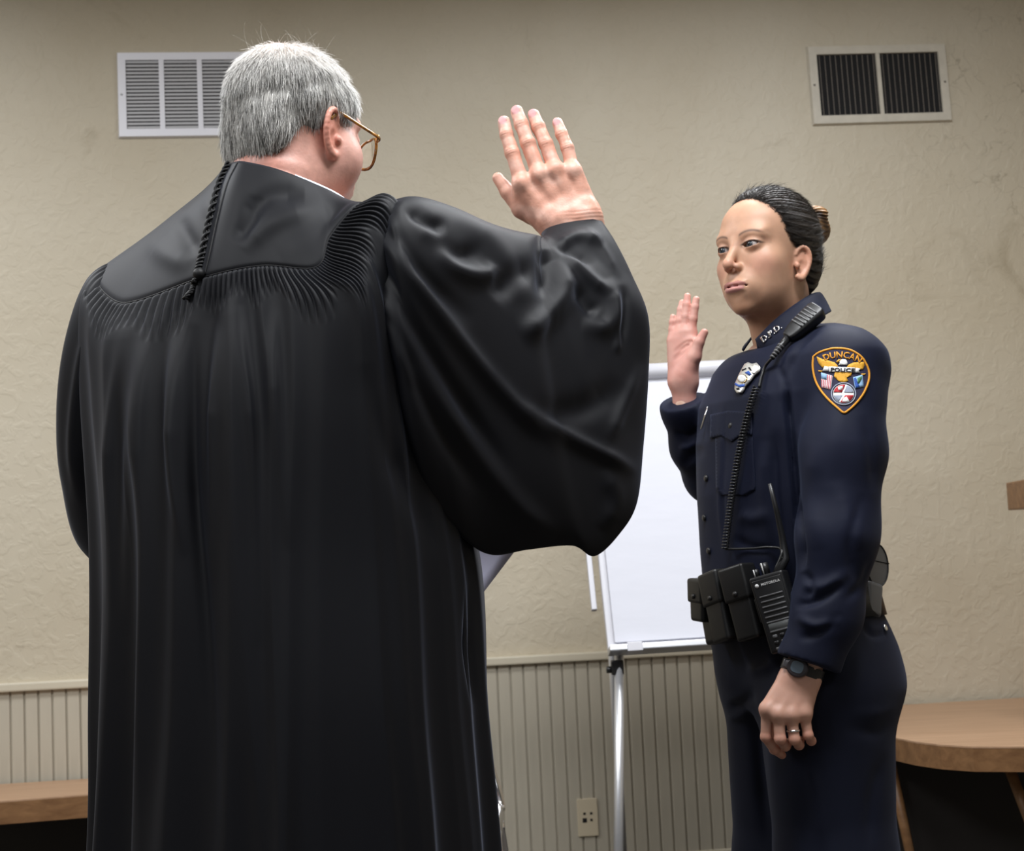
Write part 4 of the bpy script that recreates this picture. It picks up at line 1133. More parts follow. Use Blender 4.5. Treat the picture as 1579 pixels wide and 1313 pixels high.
def build_officer():
    rng = np.random.default_rng(11)
    FW = np.array([-.905, -.425, 0.0]); LT = np.array([.425, -.905, 0.0])      # forward, her left
    base = P(1235, 1000, 2.83)
    person = tag(empty('person', (base[0], base[1], 0)), 'woman police officer in navy uniform facing left, right palm raised', 'person')
    # ---- head
    Hc = P(1185, 392, 2.83); AX = axes(math.radians(221), math.radians(2), math.radians(0)); HS = 1.03
    EC = np.array((.0315, .0775, 0.0)); ER = .0122
    def head(p):
        p = p / HS; q = absx(p)
        d = ell(p, (0, -.012, .030), (.0735, .094, .086))
        d = smin(d, ell(p, (0, .039, .041), (.058, .0465, .044)), .03)
        d = smin(d, ell(p, (0, .030, -.028), (.0585, .0615, .080)), .03)
        d = smin(d, ell(q, (.020, .030, -.078), (.034, .048, .036)), .03)
        d = smin(d, ell(p, (0, .073, -.104), (.020, .016, .0155)), .020)
        d = smin(d, ell(q, (.043, .054, -.028), (.022, .024, .020)), .022)
        d = smin(d, ell(q, (.035, .042, -.052), (.021, .027, .026)), .025)
        d = smin(d, ell(q, (.026, .0745, .020), (.024, .011, .008)), .022)
        d = smax(d, -ell(q, (.033, .101, .001), (.018, .014, .0115)), .012)
        # lids
        lid = ell(q, EC, (.0165, .0146, .0128))
        d = smin(d, lid, .006)
        L = q - EC
        zc = .0012 + .0028 * (1 - (L[:, 0] / .0145) ** 2) + .06 * L[:, 0]
        alm = np.sqrt((L[:, 0] / .0148) ** 2 + ((L[:, 2] - .0004 - .05 * L[:, 0]) / .0048) ** 2) - 1
        alm = np.maximum(alm * .005, -(L[:, 1] - .002))
        d = smax(d, -alm, .0012)
        # nose
        d = smin(d, cone(p, (0, .086, .008), (0, .1090, -.030), .0058, .0083), .012)
        d = smin(d, sph(p, (0, .1100, -.0345), .0092), .006)
        d = smin(d, ell(q, (.0116, .0972, -.0375), (.0060, .0088, .0065)), .006)
        d = smax(d, -ell(q, (.0058, .1036, -.0442), (.0034, .0054, .0034)), .003)
        # mouth
        d = smin(d, ell(p, (0, .081, -.070), (.030, .018, .024)), .018)
        x = p[:, 0]
        d = smin(d, ell(p, (0, .0955, -.0665), (.0225, .0070, .0044)), .006)
        d = smin(d, ell(p, (0, .0945, -.0765), (.0200, .0078, .0056)), .006)
        crease = cone(q, (0, .1035, -.0711), (.0245, .0905, -.0722), .0011, .0014)
        d = smax(d, -crease, .0035)
        d = smax(d, -ell(p, (0, .1035, -.0895), (.016, .006, .0045)), .010)
        d = smin(d, polyline_sdf(p, [np.array((0, -.020, -.03)), np.array((0, -.026, -.12)), np.array((0, -.042, -.22))], [.050, .049, .056], .03), .028)
        d = smin(d, ear_sdf(q, (.0690, .004, -.030), .80, .40), .005)
        return d * HS
    V, Q = isosurface(head, (-.10, -.15, -.235), (.10, .14, .13), .0014)
    V = relax(V, Q, 1, .3); Vl = V / HS; q = absx(Vl)
    C = np.tile(np.array([.565, .325, .215]), (len(V), 1))
    C = lerpc(C, (.60, .30, .215), np.clip(1.1 - np.linalg.norm((q - (.045, .07, -.035)) / (.03, .04, .025), axis=1), 0, .6))
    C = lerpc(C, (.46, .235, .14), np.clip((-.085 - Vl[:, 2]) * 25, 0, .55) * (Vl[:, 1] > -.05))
    C = lerpc(C, (.60, .28, .20), np.clip(1.2 - np.linalg.norm((Vl - (0, .112, -.038)) / (.018, .02, .014), axis=1), 0, .5))
    ear = np.clip(1.25 - np.linalg.norm((q - (.078, -.008, -.030)) / (.022, .03, .036), axis=1), 0, .7); C = lerpc(C, (.60, .29, .20), ear)
    # lips
    up = ((Vl[:, 0] / .0255) ** 2 + ((Vl[:, 2] + .0678 + .0010 * np.cos(Vl[:, 0] * 260)) / .0048) ** 2 < 1) & (Vl[:, 1] > .08)
    lo = ((Vl[:, 0] / .0225) ** 2 + ((Vl[:, 2] + .0758) / .0062) ** 2 < 1) & (Vl[:, 1] > .08)
    C = lerpc(C, (.44, .18, .165), up * .85); C = lerpc(C, (.58, .27, .255), lo * .85)
    C = lerpc(C, (.20, .06, .06), np.exp(-((Vl[:, 2] + .0713) / .0013) ** 2) * ((q[:, 0] < .026) & (Vl[:, 1] > .086)) * .85)
    # brows, lash line, lid shade
    bz = .0185 + .0050 * (1 - ((q[:, 0] - .034) / .020) ** 2)
    C = lerpc(C, (.085, .048, .034), np.exp(-((Vl[:, 2] - bz) / .0023) ** 2) * np.clip((q[:, 0] - .011) * 250, 0, 1) * np.clip((.057 - q[:, 0]) * 120, 0, 1) * (Vl[:, 1] > .04) * .85)
    Lq = q - EC; al = np.sqrt((Lq[:, 0] / .0158) ** 2 + ((Lq[:, 2] - .0004 - .05 * Lq[:, 0]) / .0055) ** 2)
    rimu = np.exp(-((al - 1.04) / .20) ** 2) * (Vl[:, 1] > .06)
    C = lerpc(C, (.020, .014, .013), rimu * np.where(Lq[:, 2] > .0006, 1.0, .45))
    C = lerpc(C, (.40, .215, .15), np.exp(-((al - 1.7) / .5) ** 2) * (Lq[:, 2] > 0) * (Vl[:, 1] > .06) * .4)
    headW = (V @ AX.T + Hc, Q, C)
    for s in (-1, 1):
        bm = bmesh.new(); bmesh.ops.create_uvsphere(bm, u_segments=40, v_segments=28, radius=ER * HS); mm = bpy.data.meshes.new('m'); bm.to_mesh(mm); bm.free()
        gz = np.array([.10, .97, .02]); gz /= np.linalg.norm(gz)
        co = np.array([v.co[:] for v in mm.vertices]) / (ER * HS); dd = np.arccos(np.clip(co @ gz, -1, 1))
        cc = np.tile(np.array([.40, .36, .35]), (len(co), 1)); cc[dd < .64] = (.030, .040, .050); cc[dd < .24] = (.004, .004, .004)
        set_col(mm, cc)
        mm.transform(Matrix.Translation(np.array((EC[0] * s, EC[1] - .0002, EC[2])) * HS)); mm.transform(Matrix(np.vstack([np.hstack([AX, Hc[:, None]]), [0, 0, 0, 1]]).tolist()))
        link('eye', mm, EYE_W, person, True)
    # ---- raised right hand, palm to the viewer
    D = 2.93
    def jt(l): return [P(x, y, D + dy) for x, y, dy in l]
    fing = [jt([(1066, 515, 0), (1069, 492, -.004), (1071.5, 474, -.004), (1073.5, 462, -.003)]), jt([(1056, 513, .004), (1057.5, 488, .002), (1059, 470, .003), (1060, 457, .005)]),
            jt([(1046, 516, .008), (1047.5, 495, .008), (1050, 478, .010), (1052, 467, .012)]), jt([(1037.5, 527, .012), (1036.5, 508, .012), (1037, 497, .012), (1037.5, 489, .013)])]
    th = jt([(1058, 574, -.006), (1071, 550, -.018), (1078, 528, -.024), (1086, 513, -.026)])
    wr = jt([(1070, 590, -.002), (1037, 588, .010)]); arm = jt([(1054, 590, .0), (1058, 650, .01)])
    rad = [(.0086, .0080, .0074, .0066), (.0088, .0082, .0075, .0066), (.0084, .0078, .0072, .0064), (.0076, .0070, .0064, .0057)]
    hfR = hand_sdf(fing, th, wr, arm, rad, .0115, (.0165, .0125, .0098, .0074))
    def hfR2(p):
        d = hfR(p)
        for a, b in ((P(1034, 545, D - .012), P(1066, 527, D - .012)), (P(1032, 560, D - .012), P(1060, 536, D - .012)), (P(1050, 583, D - .012), P(1066, 530, D - .014))):
            d = d + .0012 * np.exp(-(np.maximum(cone(p, a, b, 0, 0) - .004, 0) / .0022) ** 2) * 1.0
        return d
    allp = np.vstack([np.vstack(fing), np.vstack(th), np.vstack(wr), np.vstack(arm)])
    V, Q = isosurface(hfR2, allp.min(0) - .025, allp.max(0) + .025, .0014)
    C = np.tile(np.array([.66, .36, .30]), (len(V), 1)); C = lerpc(C, (.62, .27, .22), np.clip(.35 + noise3(V, 150, 4), 0, .5))
    handR = (V, Q, C)
    # ---- lowered left hand
    D = 0.0
    fing2 = [jt([(1183, 1094, 2.600), (1181, 1137, 2.604), (1194, 1156, 2.622), (1206, 1165, 2.640)]), jt([(1200, 1102, 2.592), (1203, 1140, 2.590), (1211, 1151, 2.612), (1216, 1146, 2.634)]),
             jt([(1220, 1103, 2.592), (1225, 1141, 2.590), (1232, 1149, 2.612), (1234, 1142, 2.634)]), jt([(1240, 1100, 2.598), (1246, 1134, 2.596), (1251, 1143, 2.613), (1248, 1138, 2.632)])]
    th2 = jt([(1212, 1062, 2.632), (1194, 1088, 2.648), (1188, 1112, 2.655), (1192, 1134, 2.660)])
    wr2 = jt([(1209, 1043, 2.612), (1259, 1046, 2.614)]); arm2 = jt([(1234, 1045, 2.613), (1262, 960, 2.615)])
    rad2 = [(.0098, .0088, .0080, .0068), (.0100, .0092, .0082, .0072), (.0098, .0090, .0080, .0070), (.0090, .0082, .0074, .0064)]
    hfL = hand_sdf(fing2, th2, wr2, arm2, rad2, .0128, (.015, .0125, .0102, .008), np.array([-.05, -1.0, 0.05]))
    allp = np.vstack([np.vstack(fing2), np.vstack(th2), np.vstack(wr2), np.vstack(arm2)])
    V, Q = isosurface(hfL, allp.min(0) - .025, allp.max(0) + .025, .0015)
    C = np.tile(np.array([.60, .335, .25]), (len(V), 1))
    dk = np.min([np.linalg.norm(V - fg[i], axis=1) for fg in fing2 for i in (0, 1)], 0); C = lerpc(C, (.58, .24, .17), np.clip(1 - dk / .016, 0, .6))
    dtip = np.min([np.linalg.norm(V - fg[i], axis=1) for fg in fing2 for i in (2, 3)], 0); C = lerpc(C, (.56, .22, .15), np.clip(1 - dtip / .016, 0, .6))
    handL = (V, Q, C)
    # ---- torso slices
    lev = [(470, 1224, .045, .055), (500, 1224, .058, .080), (530, 1226, .092, .150), (565, 1224, .122, .182), (620, 1217, .143, .186), (680, 1214, .150, .178), (760, 1212, .149, .168), (850, 1210, .138, .160), (920, 1212, .131, .160), (1000, 1236, .138, .172), (1060, 1248, .142, .180)]
    LV = [(P(x, y, 2.83), a, b) for y, x, a, b in lev]
    zz = np.array([l[0][2] for l in LV])[::-1]; cxs = np.array([l[0][0] for l in LV])[::-1]; cys = np.array([l[0][1] for l in LV])[::-1]
    aa = np.array([l[1] for l in LV])[::-1]; bb_ = np.array([l[2] for l in LV])[::-1]
    def slice_at(z): return np.interp(z, zz, cxs), np.interp(z, zz, cys), np.interp(z, zz, aa), np.interp(z, zz, bb_)
    def torso(p, off=0.0, e=2.35):
        cx, cy, a, b = slice_at(p[:, 2]); a = a + off; b = b + off
        dx, dy = p[:, 0] - cx, p[:, 1] - cy
        u = np.abs(dx * FW[0] + dy * FW[1]) / a; v = np.abs(dx * LT[0] + dy * LT[1]) / b
        return ((u ** e + v ** e) ** (1 / e) - 1) * np.minimum(a, b)
    def ring_pt(z, ang, off=0.0, e=2.35):
        """ang 0 = front, 90 = her left"""
        cx, cy, a, b = slice_at(z); a += off; b += off; c, s = math.cos(ang), math.sin(ang)
        r = (abs(c / a) ** e + abs(s / b) ** e) ** (-1 / e)
        return np.array([cx, cy, z]) + FW * r * c + LT * r * s
    # ---- shirt
    LA = [P(1308, 575, 2.672), P(1300, 700, 2.640), P(1291, 830, 2.622), P(1273, 950, 2.615), P(1246, 1024, 2.612), P(1232, 1070, 2.61)]
    LR = [.068, .0695, .064, .056, .0455, .044]
    RA = [P(1150, 590, 2.985), P(1098, 732, 3.03), P(1075, 690, 2.985), P(1056, 630, 2.94), P(1050, 605, 2.925)]
    RR = [.064, .054, .048, .0405, .040]
    cutL = LA[4]; cdL = LA[5] - LA[4]; cdL /= np.linalg.norm(cdL)
    cutR = P(1057, 617, 2.935); cdR = P(1048, 580, 2.915) - cutR; cdR /= np.linalg.norm(cdR)
    SB = P(1222, 520, 2.83)
    def shirt(p):
        d = torso(p)
        uu = (p[:, 0] - SB[0]) * FW[0] + (p[:, 1] - SB[1]) * FW[1]
        d = smax(d, (p[:, 2] - SB[2] + .30 * np.clip(uu, -.07, .2)) * .85, .014)
        d = smin(d, cone(p, P(1240, 548, 2.80), P(1295, 572, 2.69), .050, .060), .045)
        la = polyline_sdf(p, LA, LR, .03)
        la = la + .0020 * noise3(p * (1, 1, 1.6), 38, 21)
        la = smax(la, (p - cutL) @ cdL, .003)
        k = np.interp(p[:, 2], [P(1300, 650, 2.65)[2], P(1300, 545, 2.67)[2]], [.006, .05])
        d = smin(d, la, k)
        ra = polyline_sdf(p, RA, RR, .025); ra = ra + .003 * noise3(p, 45, 22); ra = smax(ra, (p - cutR) @ cdR, .003)
        d = smin(d, ra, .012)
        d = smax(d, P(1230, 1010, 2.83)[2] - p[:, 2] - 10 * (la < .02) , .01)
        # neck opening
        d = smax(d, -cone(p, P(1215, 495, 2.83), P(1205, 440, 2.83), .050, .06), .008)
        d = d + .0016 * noise3(p, 60, 23)
        return d
    lo = np.array([P(1018, 800, 3.1)[0] - .03, 2.50, P(1240, 1090, 2.6)[2] - .02]); hi = np.array([P(1385, 600, 2.7)[0] + .03, 3.14, P(1230, 470, 2.83)[2]])
    V, Q = isosurface(shirt, lo, hi, .0036)
    V = relax(V, Q, 1, .4); N_ = vnormals(V, Q)
    st = [([(1213, 600), (1222, 700), (1232, 800), (1238, 880)], 5, -15, .12), ([(1200, 560), (1212, 600), (1216, 660)], 6, -6), ([(1240, 520), (1215, 560), (1208, 620)], 9, 5), ([(1275, 500), (1235, 535), (1212, 590)], 6, -4),
          ([(1330, 640), (1345, 700), (1348, 760)], 9, -4), ([(1225, 935), (1262, 925), (1300, 900)], 7, -8), ([(1235, 900), (1270, 905), (1310, 880)], 9, 6), ([(1228, 950), (1258, 965), (1300, 955)], 7, 6), ([(1240, 880), (1252, 905), (1240, 925)], 6, -6),
          ([(1230, 985), (1265, 975), (1300, 945)], 7, -5), ([(1260, 680), (1250, 760), (1262, 850)], 14, 5), ([(1290, 740), (1310, 800), (1330, 850)], 14, 4), ([(1330, 760), (1310, 840), (1320, 900)], 8, -4),
          ([(1115, 620), (1113, 700), (1110, 780), (1118, 860)], 4, 2), ([(1120, 620), (1118, 700), (1115, 780), (1123, 860)], 3, -2.5), ([(1180, 680), (1178, 760), (1190, 850)], 10, 5), ([(1195, 660), (1197, 760), (1208, 850)], 8, -6),
          ([(1140, 790), (1160, 800), (1190, 790)], 10, 4), ([(1130, 830), (1160, 845), (1195, 850)], 8, -4), ([(1040, 665), (1060, 672), (1088, 655)], 4, -4), ([(1050, 720), (1066, 705), (1085, 690)], 8, -5), ([(1046, 690), (1062, 690), (1080, 678)], 6, 4),
          ([(1300, 600), (1280, 700), (1275, 800)], 18, 3), ([(1345, 860), (1330, 900), (1300, 930)], 7, -4)]
    V = sculpt(V, N_, st); N_ = vnormals(V, Q)
    sh = tag(link('shirt', mesh_np(V, Q), NAVY, person, True), 'long sleeved navy uniform shirt')
    hit = caster(tree_of(V, Q))
    # trunk under the shirt so the body stays one figure
    pel = P(1250, 1050, 2.83); fl0 = np.array([pel[0], pel[1], 0])
    hipL, hipR = P(1272, 1080, 2.745), P(1218, 1080, 2.915)
    kneeL, kneeR = P(1290, 1330, 2.73), P(1218, 1330, 2.93)
    ankL = np.array([kneeL[0] + .015, kneeL[1], .09]); ankR = np.array([kneeR[0] - .005, kneeR[1], .09])
    def trunk(p):
        d = smax(torso(p, -.03), p[:, 2] - P(1230, 510, 2.83)[2], .02); d = smax(d, pel[2] - .02 - p[:, 2], .02)
        d = smin(d, polyline_sdf(p, LA[:5], [.04, .042, .038, .032, .026], .02), .02); d = smin(d, polyline_sdf(p, RA[:4], [.042, .036, .032, .026], .02), .02)
        d = smin(d, cone(p, P(1215, 500, 2.84), P(1208, 440, 2.84), .045, .045), .03)
        for h_, k_, a_ in ((hipL, kneeL, ankL), (hipR, kneeR, ankR)): d = smin(d, polyline_sdf(p, [h_, k_, a_], [.075, .052, .036], .03), .05)
        return d
    lo2 = np.minimum(lo, np.array([lo[0], 2.5, 0.0])) - .02; V2, Q2 = isosurface(trunk, lo2, hi, .016)
    bd = merge([headW, handR, handL, (V2, Q2, np.array([.5, .3, .22]))])
    me = mesh_np(bd[0], bd[1]); set_col(me, bd[2]); link('body', me, SKIN_F, person, True)
    # ---- trousers
    def trou(p):
        d = smax(torso(p, .004), p[:, 2] - P(1240, 945, 2.83)[2], .008); d = smax(d, P(1250, 1105, 2.83)[2] - p[:, 2], .09)
        seat = ell(p, P(1284, 1042, 2.83), (.090, .15, .12)); d = smin(d, seat, .06)
        for h_, k_, a_, r in ((hipL, kneeL, ankL, (.120, .100, .092)), (hipR, kneeR, ankR, (.118, .098, .090))):
            lg = polyline_sdf(p, [h_, k_, a_], r, .03); d = smin(d, lg, .035)
        d = smax(d, .028 - p[:, 2], .004)
        return d + .0035 * noise3(p * (1, 1, .5), 34, 41)
    V3, Q3 = isosurface(trou, (lo[0] - .05, 2.50, -.02), (hi[0] + .08, 3.16, P(1240, 930, 2.83)[2]), .0055)
    V3 = relax(V3, Q3, 1, .4); N3 = vnormals(V3, Q3)
    st3 = [([(1150, 1060), (1165, 1120), (1172, 1200), (1185, 1313)], 9, -9), ([(1120, 1090), (1145, 1085), (1165, 1060)], 7, -5), ([(1115, 1110), (1140, 1105), (1160, 1095)], 6, 4), ([(1380, 1112), (1345, 1130), (1300, 1120)], 10, -5, .5), ([(1385, 1085), (1350, 1100), (1305, 1100)], 10, 4, .5),
           ([(1250, 1180), (1262, 1240), (1268, 1313)], 12, 5), ([(1365, 1160), (1345, 1230), (1340, 1313)], 10, -5), ([(1200, 1010), (1180, 1030), (1150, 1035)], 8, 5), ([(1330, 960), (1345, 980), (1372, 975)], 5, -4)]
    V3 = sculpt(V3, N3, st3)
    link('trousers', mesh_np(V3, Q3), NAVY_DK, person, True); hitT = caster(tree_of(V3, Q3))
    shoes(person, (.5 * (ankL[0] + ankR[0]), .5 * (ankL[1] + ankR[1])), math.atan2(FW[1], FW[0]), SHOE)
    # ---- hair pulled back into a bun
    bun = np.array([0, -.134, .070])
    def hair(p):
        p = p / HS
        d = smin(ell(p, (0, -.012, .0325), (.0785, .1005, .0915)), ell(p, (0, .035, .043), (.061, .0495, .0475)), .03)
        d = smin(d, ell(p, (0, -.062, -.030), (.058, .040, .050)), .03)
        yl = np.interp(p[:, 2], [-.12, -.06, -.035, -.012, .0, .012, .030, .050, .070, .085, .10, .12], [-.050, -.030, -.022, -.004, .016, .026, .034, .043, .055, .062, .066, .068])
        yl = yl - .7 * np.clip(p[:, 0] - .015, 0, 1)
        d = smax(d, (p[:, 1] - yl) * .6, .012)
        d = smax(d, -.088 - p[:, 2] - .25 * (p[:, 1] + .08), .006)
        v = p - bun; ang = np.arctan2(v[:, 0], v[:, 2]); far = np.clip(np.linalg.norm(v, axis=1) / .08, 0, 1)
        d = d + far * (.0009 * np.sin(ang * 46 + 3 * np.sin(ang * 5)) + .0007 * np.sin(ang * 97 + 1.3))
        return d * HS
    V, Q = isosurface(hair, (-.10, -.16, -.12), (.10, .12, .145), .0017)
    N_ = vnormals(V, Q); t = .5 + .5 * noise3(V, 300, 6)
    C = lerpc(np.tile(np.array([.012, .0095, .009]), (len(V), 1)), (.030, .021, .016), t)
    parts = [(V @ AX.T + Hc, Q, C)]
    ok = np.where((head(V) > .002) & (V[:, 2] > -.045))[0]
    pick = rng.choice(ok, 6500); flow = bun - V[pick] / HS; flow /= np.linalg.norm(flow, axis=1)[:, None]; flow += rng.normal(0, .06, flow.shape); NN = N_[pick]; flow -= NN * (flow * NN).sum(1)[:, None]
    gg = np.clip(rng.lognormal(-4.2, .5, 6500), .004, .07)
    sv, sq, sc = strands(V[pick] - NN * .0006, NN, flow, 3, rng.uniform(.02, .04, 6500), rng.uniform(.0, .06, 6500), np.full(6500, .0004), rng, np.stack([gg * 1.1, gg * .85, gg * .7], 1), .02, .7)
    parts.append((sv @ AX.T + Hc, sq, sc))
    # fine hairs that soften the hairline
    edge = np.where((head(V) > -.0005) & (head(V) < .0035) & (V[:, 1] > -.01))[0]
    if len(edge):
        pick = rng.choice(edge, 2600); NN = N_[pick]; R0 = V[pick] + rng.normal(0, .002, (2600, 3)) + np.array([0, .004, 0]); hd = head(R0); R0 = R0 - NN * (hd - .0004)[:, None]
        flow = bun - R0 / HS; flow /= np.linalg.norm(flow, axis=1)[:, None]; flow += rng.normal(0, .12, flow.shape); flow -= NN * (flow * NN).sum(1)[:, None]
        gg = rng.uniform(.010, .035, 2600)
        sv, sq, sc = strands(R0, NN, flow, 3, rng.uniform(.012, .024, 2600), rng.uniform(.02, .10, 2600), np.full(2600, .00026), rng, np.stack([gg * 1.1, gg * .85, gg * .7], 1), .03, .5)
        parts.append((sv @ AX.T + Hc, sq, sc))
    hv = merge(parts); me = mesh_np(hv[0], hv[1]); set_col(me, hv[2])
    tag(link('hair', me, HAIR_DARK, person, True), 'dark brown hair combed back tightly')
    def bunf(p):
        q = (p / HS - bun); r = np.hypot(q[:, 0], q[:, 2]); a = np.arctan2(q[:, 0], q[:, 2])
        d = ell(q, (0, .002, 0), (.034, .027, .037))
        sw = np.sin(a * 2 + r * 190 + 2.0)
        return (d - .0035 * sw * np.clip(r / .012, 0, 1) - .0009 * np.sin(a * 26 + r * 700)) * HS
    V, Q = isosurface(bunf, (bun - .055) * HS, (bun + .055) * HS, .0016); N_ = vnormals(V, Q)
    q = V / HS - bun; r = np.hypot(q[:, 0], q[:, 2]); a = np.arctan2(q[:, 0], q[:, 2])
    w = np.clip(.5 + .9 * np.sin(a * 2 + r * 190 + 1.2) * .6 + .4 * noise3(V, 260, 17) + q[:, 2] * 14, 0, 1)
    C = lerpc(np.tile(np.array([.030, .016, .009]), (len(V), 1)), (.27, .135, .045), w)
    me = mesh_np(V @ AX.T + Hc, Q); set_col(me, C); tag(link('hair_bun', me, HAIR_DARK, person, True), 'light brown hair bun')
    # ---- collar
    top = [(1166, 524, 2.792), (1194, 497, 2.762), (1226, 472, 2.772), (1250, 457, 2.81), (1262, 454, 2.87), (1245, 458, 2.92), (1205, 480, 2.92), (1170, 510, 2.87)]
    mid = [(1171, 532, 2.783), (1200, 508, 2.748), (1233, 484, 2.755), (1259, 464, 2.80), (1270, 462, 2.875), (1250, 466, 2.94), (1198, 488, 2.94), (1160, 522, 2.885)]
    low = [(1184, 549, 2.770), (1212, 530, 2.726), (1244, 506, 2.728), (1270, 488, 2.785), (1279, 480, 2.885), (1253, 480, 2.965), (1188, 502, 2.965), (1146, 540, 2.90)]
    inn = [(1168, 545, 2.80), (1196, 525, 2.775), (1226, 502, 2.785), (1247, 485, 2.815), (1255, 482, 2.865), (1240, 485, 2.905), (1205, 500, 2.905), (1176, 528, 2.865)]
    S, G = loft(np.array([[P(*q) for q in r_] for r_ in (inn, top, mid, low)]), [5, 4, 6], 72)
    # open at the throat between the far and the near leaf
    keep = [i for i in range(72) if not (65 <= i <= 71)]
    Gk = G[:, keep]; o = link('collar', mesh_np(Gk.reshape(-1, 3), grid_quads(len(S), len(keep), False)), NAVY, person, True)
    md = o.modifiers.new('s', 'SOLIDIFY'); md.thickness = .0032
    hitC = caster(tree_of(Gk.reshape(-1, 3), grid_quads(len(S), len(keep), False)))
    # collar letters
    pin = empty('collar_pin', tuple(P(1192, 518, 2.74)), 0, person)
    tv, tf = text2d('D.P.D.', 1.0)
    tx = np.array(tv); w_ = tx[:, 0].max() - tx[:, 0].min(); A0, A1 = np.array([1180., 529.]), np.array([1208., 508.]); ex = (A1 - A0) / w_; eyv = np.array([-.55, -.85]) * 12.5
    pts = A0 + (tx[:, :1] - tx[:, 0].min()) * ex + tx[:, 1:2] * eyv
    applique('letters', [([tuple(q) for q in pts], tf)], hitC, .0045, SILVER, pin, thick=.0016)
    # ---- shoulder patch
    pt = empty('shoulder_patch', tuple(hit(1297, 590)[0]), 0, person); tag(pt, 'navy shield patch with gold border and eagle')
    def pc(l): return [(1230 + x / 10.1, 520 + y / 10.1) for x, y in l]
    out = pc([(240, 300), (330, 235), (500, 180), (620, 170), (780, 185), (900, 235), (1000, 310), (1060, 400), (1110, 520), (1115, 650), (1080, 780), (1010, 920), (900, 1060), (780, 1170), (715, 1200), (640, 1140), (500, 1010), (380, 870), (290, 720), (245, 570), (230, 430)])
    applique('field', [out], hit, .0012, PATCH_NAVY, pt)
    ctr = np.mean(out, 0); oc = cr(np.array(out + [out[0]]), 3)[:-1]; ring = [hit(x, y, .0016)[0] for x, y in (ctr + (oc - ctr) * .972)]
    tube('border', np.array(ring), .0019, PATCH_GOLD, pt, 8, closed=True)
    def arc_text(body, cx, cy, R, a0, a1, size, flat=False, p0=None, p1=None):
        tv, tf = text2d(body, 1.0); t = np.array(tv); w = t[:, 0].max() - t[:, 0].min(); u = (t[:, 0] - t[:, 0].min()) / w
        if flat: q = np.array(p0) + u[:, None] * (np.array(p1) - p0) + t[:, 1:2] * np.array([0.04, -1.0]) * size
        else:
            a = a0 + u * (a1 - a0); rr = R + t[:, 1] * size
            q = np.stack([cx + rr * np.sin(a), cy - rr * np.cos(a)], 1)
        return ([tuple(v) for v in q], tf)
    L1 = [arc_text('DUNCAN', 1295, 607, 54.5, math.radians(-24), math.radians(33), 13.5)]
    applique('town_letters', L1, hit, .0024, PATCH_GOLD, pt, thick=.0010)
    wingL = pc([(310, 310), (400, 350), (500, 375), (580, 400), (620, 440), (640, 480), (560, 490), (470, 500), (390, 475), (340, 420), (320, 370)])
    wingR = pc([(790, 440), (860, 405), (950, 400), (1020, 395), (1030, 450), (1010, 510), (930, 520), (850, 500), (760, 480)])
    tail = pc([(590, 545), (850, 545), (830, 610), (760, 640), (790, 690), (710, 720), (640, 690), (660, 640), (570, 620)])
    claws = pc([(330, 520), (400, 530), (380, 550), (340, 545)]), pc([(980, 580), (1050, 575), (1030, 600), (990, 600)])
    applique('eagle', [wingL, wingR, tail, *claws], hit, .0024, PATCH_YEL, pt)
    applique('eagle_head', [pc([(650, 380), (690, 350), (750, 355), (775, 400), (775, 440), (640, 440), (660, 410)])], hit, .0030, PATCH_WHITE, pt)
    applique('beak', [pc([(600, 390), (640, 355), (690, 350), (655, 385), (640, 410)])], hit, .0032, PATCH_YEL, pt)
    applique('banner', [pc([(430, 460), (495, 470), (490, 540), (400, 530)]), pc([(500, 465), (890, 485), (890, 560), (495, 545)]), pc([(900, 490), (970, 500), (940, 530), (965, 565), (895, 560)])], hit, .0032, PATCH_WHITE, pt)
    applique('banner_letters', [arc_text('POLICE', 0, 0, 0, 0, 0, 8.0, True, (1230 + 525 / 10.1, 520 + 543 / 10.1), (1230 + 880 / 10.1, 520 + 556 / 10.1))], hit, .0042, BLACK_INK, pt, thick=.0008)
    fl = [(375, 555), (550, 610), (525, 830), (380, 790)]
    applique('flag', [pc(fl)], hit, .0024, PATCH_WHITE, pt)
    applique('flag_canton', [pc([(378, 558), (470, 588), (460, 672), (380, 650)])], hit, .0031, PATCH_BLUE, pt)
    def lerp2(u, v):
        a, b, c, d = (np.array(q, float) for q in fl); return tuple((a * (1 - u) + b * u) * (1 - v) + (d * (1 - u) + c * u) * v)
    applique('flag_stripe', [pc([lerp2(u, v0), lerp2(u + .075, v0), lerp2(u + .075, 1), lerp2(u, 1)]) for u, v0 in ((.04, .45), (.2, .45), (.36, .45), (.56, .02), (.72, .02), (.88, .02))], hit, .0030, PATCH_PINK, pt)
    applique('state_flag', [pc([(860, 635), (1000, 595), (1020, 780), (890, 810)])], hit, .0024, PATCH_BLUE, pt)
    applique('state_flag_emblem', [pc([(870, 650), (900, 640), (920, 700), (960, 790), (905, 805), (885, 740)])], hit, .0031, PATCH_DBLUE, pt)
    applique('state_flag_leaf', [pc([(925, 650), (990, 615), (985, 660), (950, 730), (925, 735)])], hit, .0031, PATCH_GREEN, pt)
    cs = np.array([717., 895.])
    def disc(r, a0=0, a1=360, n=28, c=cs):
        a = np.radians(np.linspace(a0, a1, n)); pts = [(c[0] + r * math.cos(t), c[1] - r * math.sin(t) * .95) for t in a]
        return pts
    applique('seal', [pc(disc(158, 0, 350))], hit, .0024, PATCH_WHITE, pt)
    applique('seal_quarter', [pc([tuple(cs + (-25, -22))] + disc(150, 80, 172, 10)), pc([tuple(cs + (25, 25))] + disc(150, -110, -8, 10))], hit, .0031, PATCH_RED, pt)
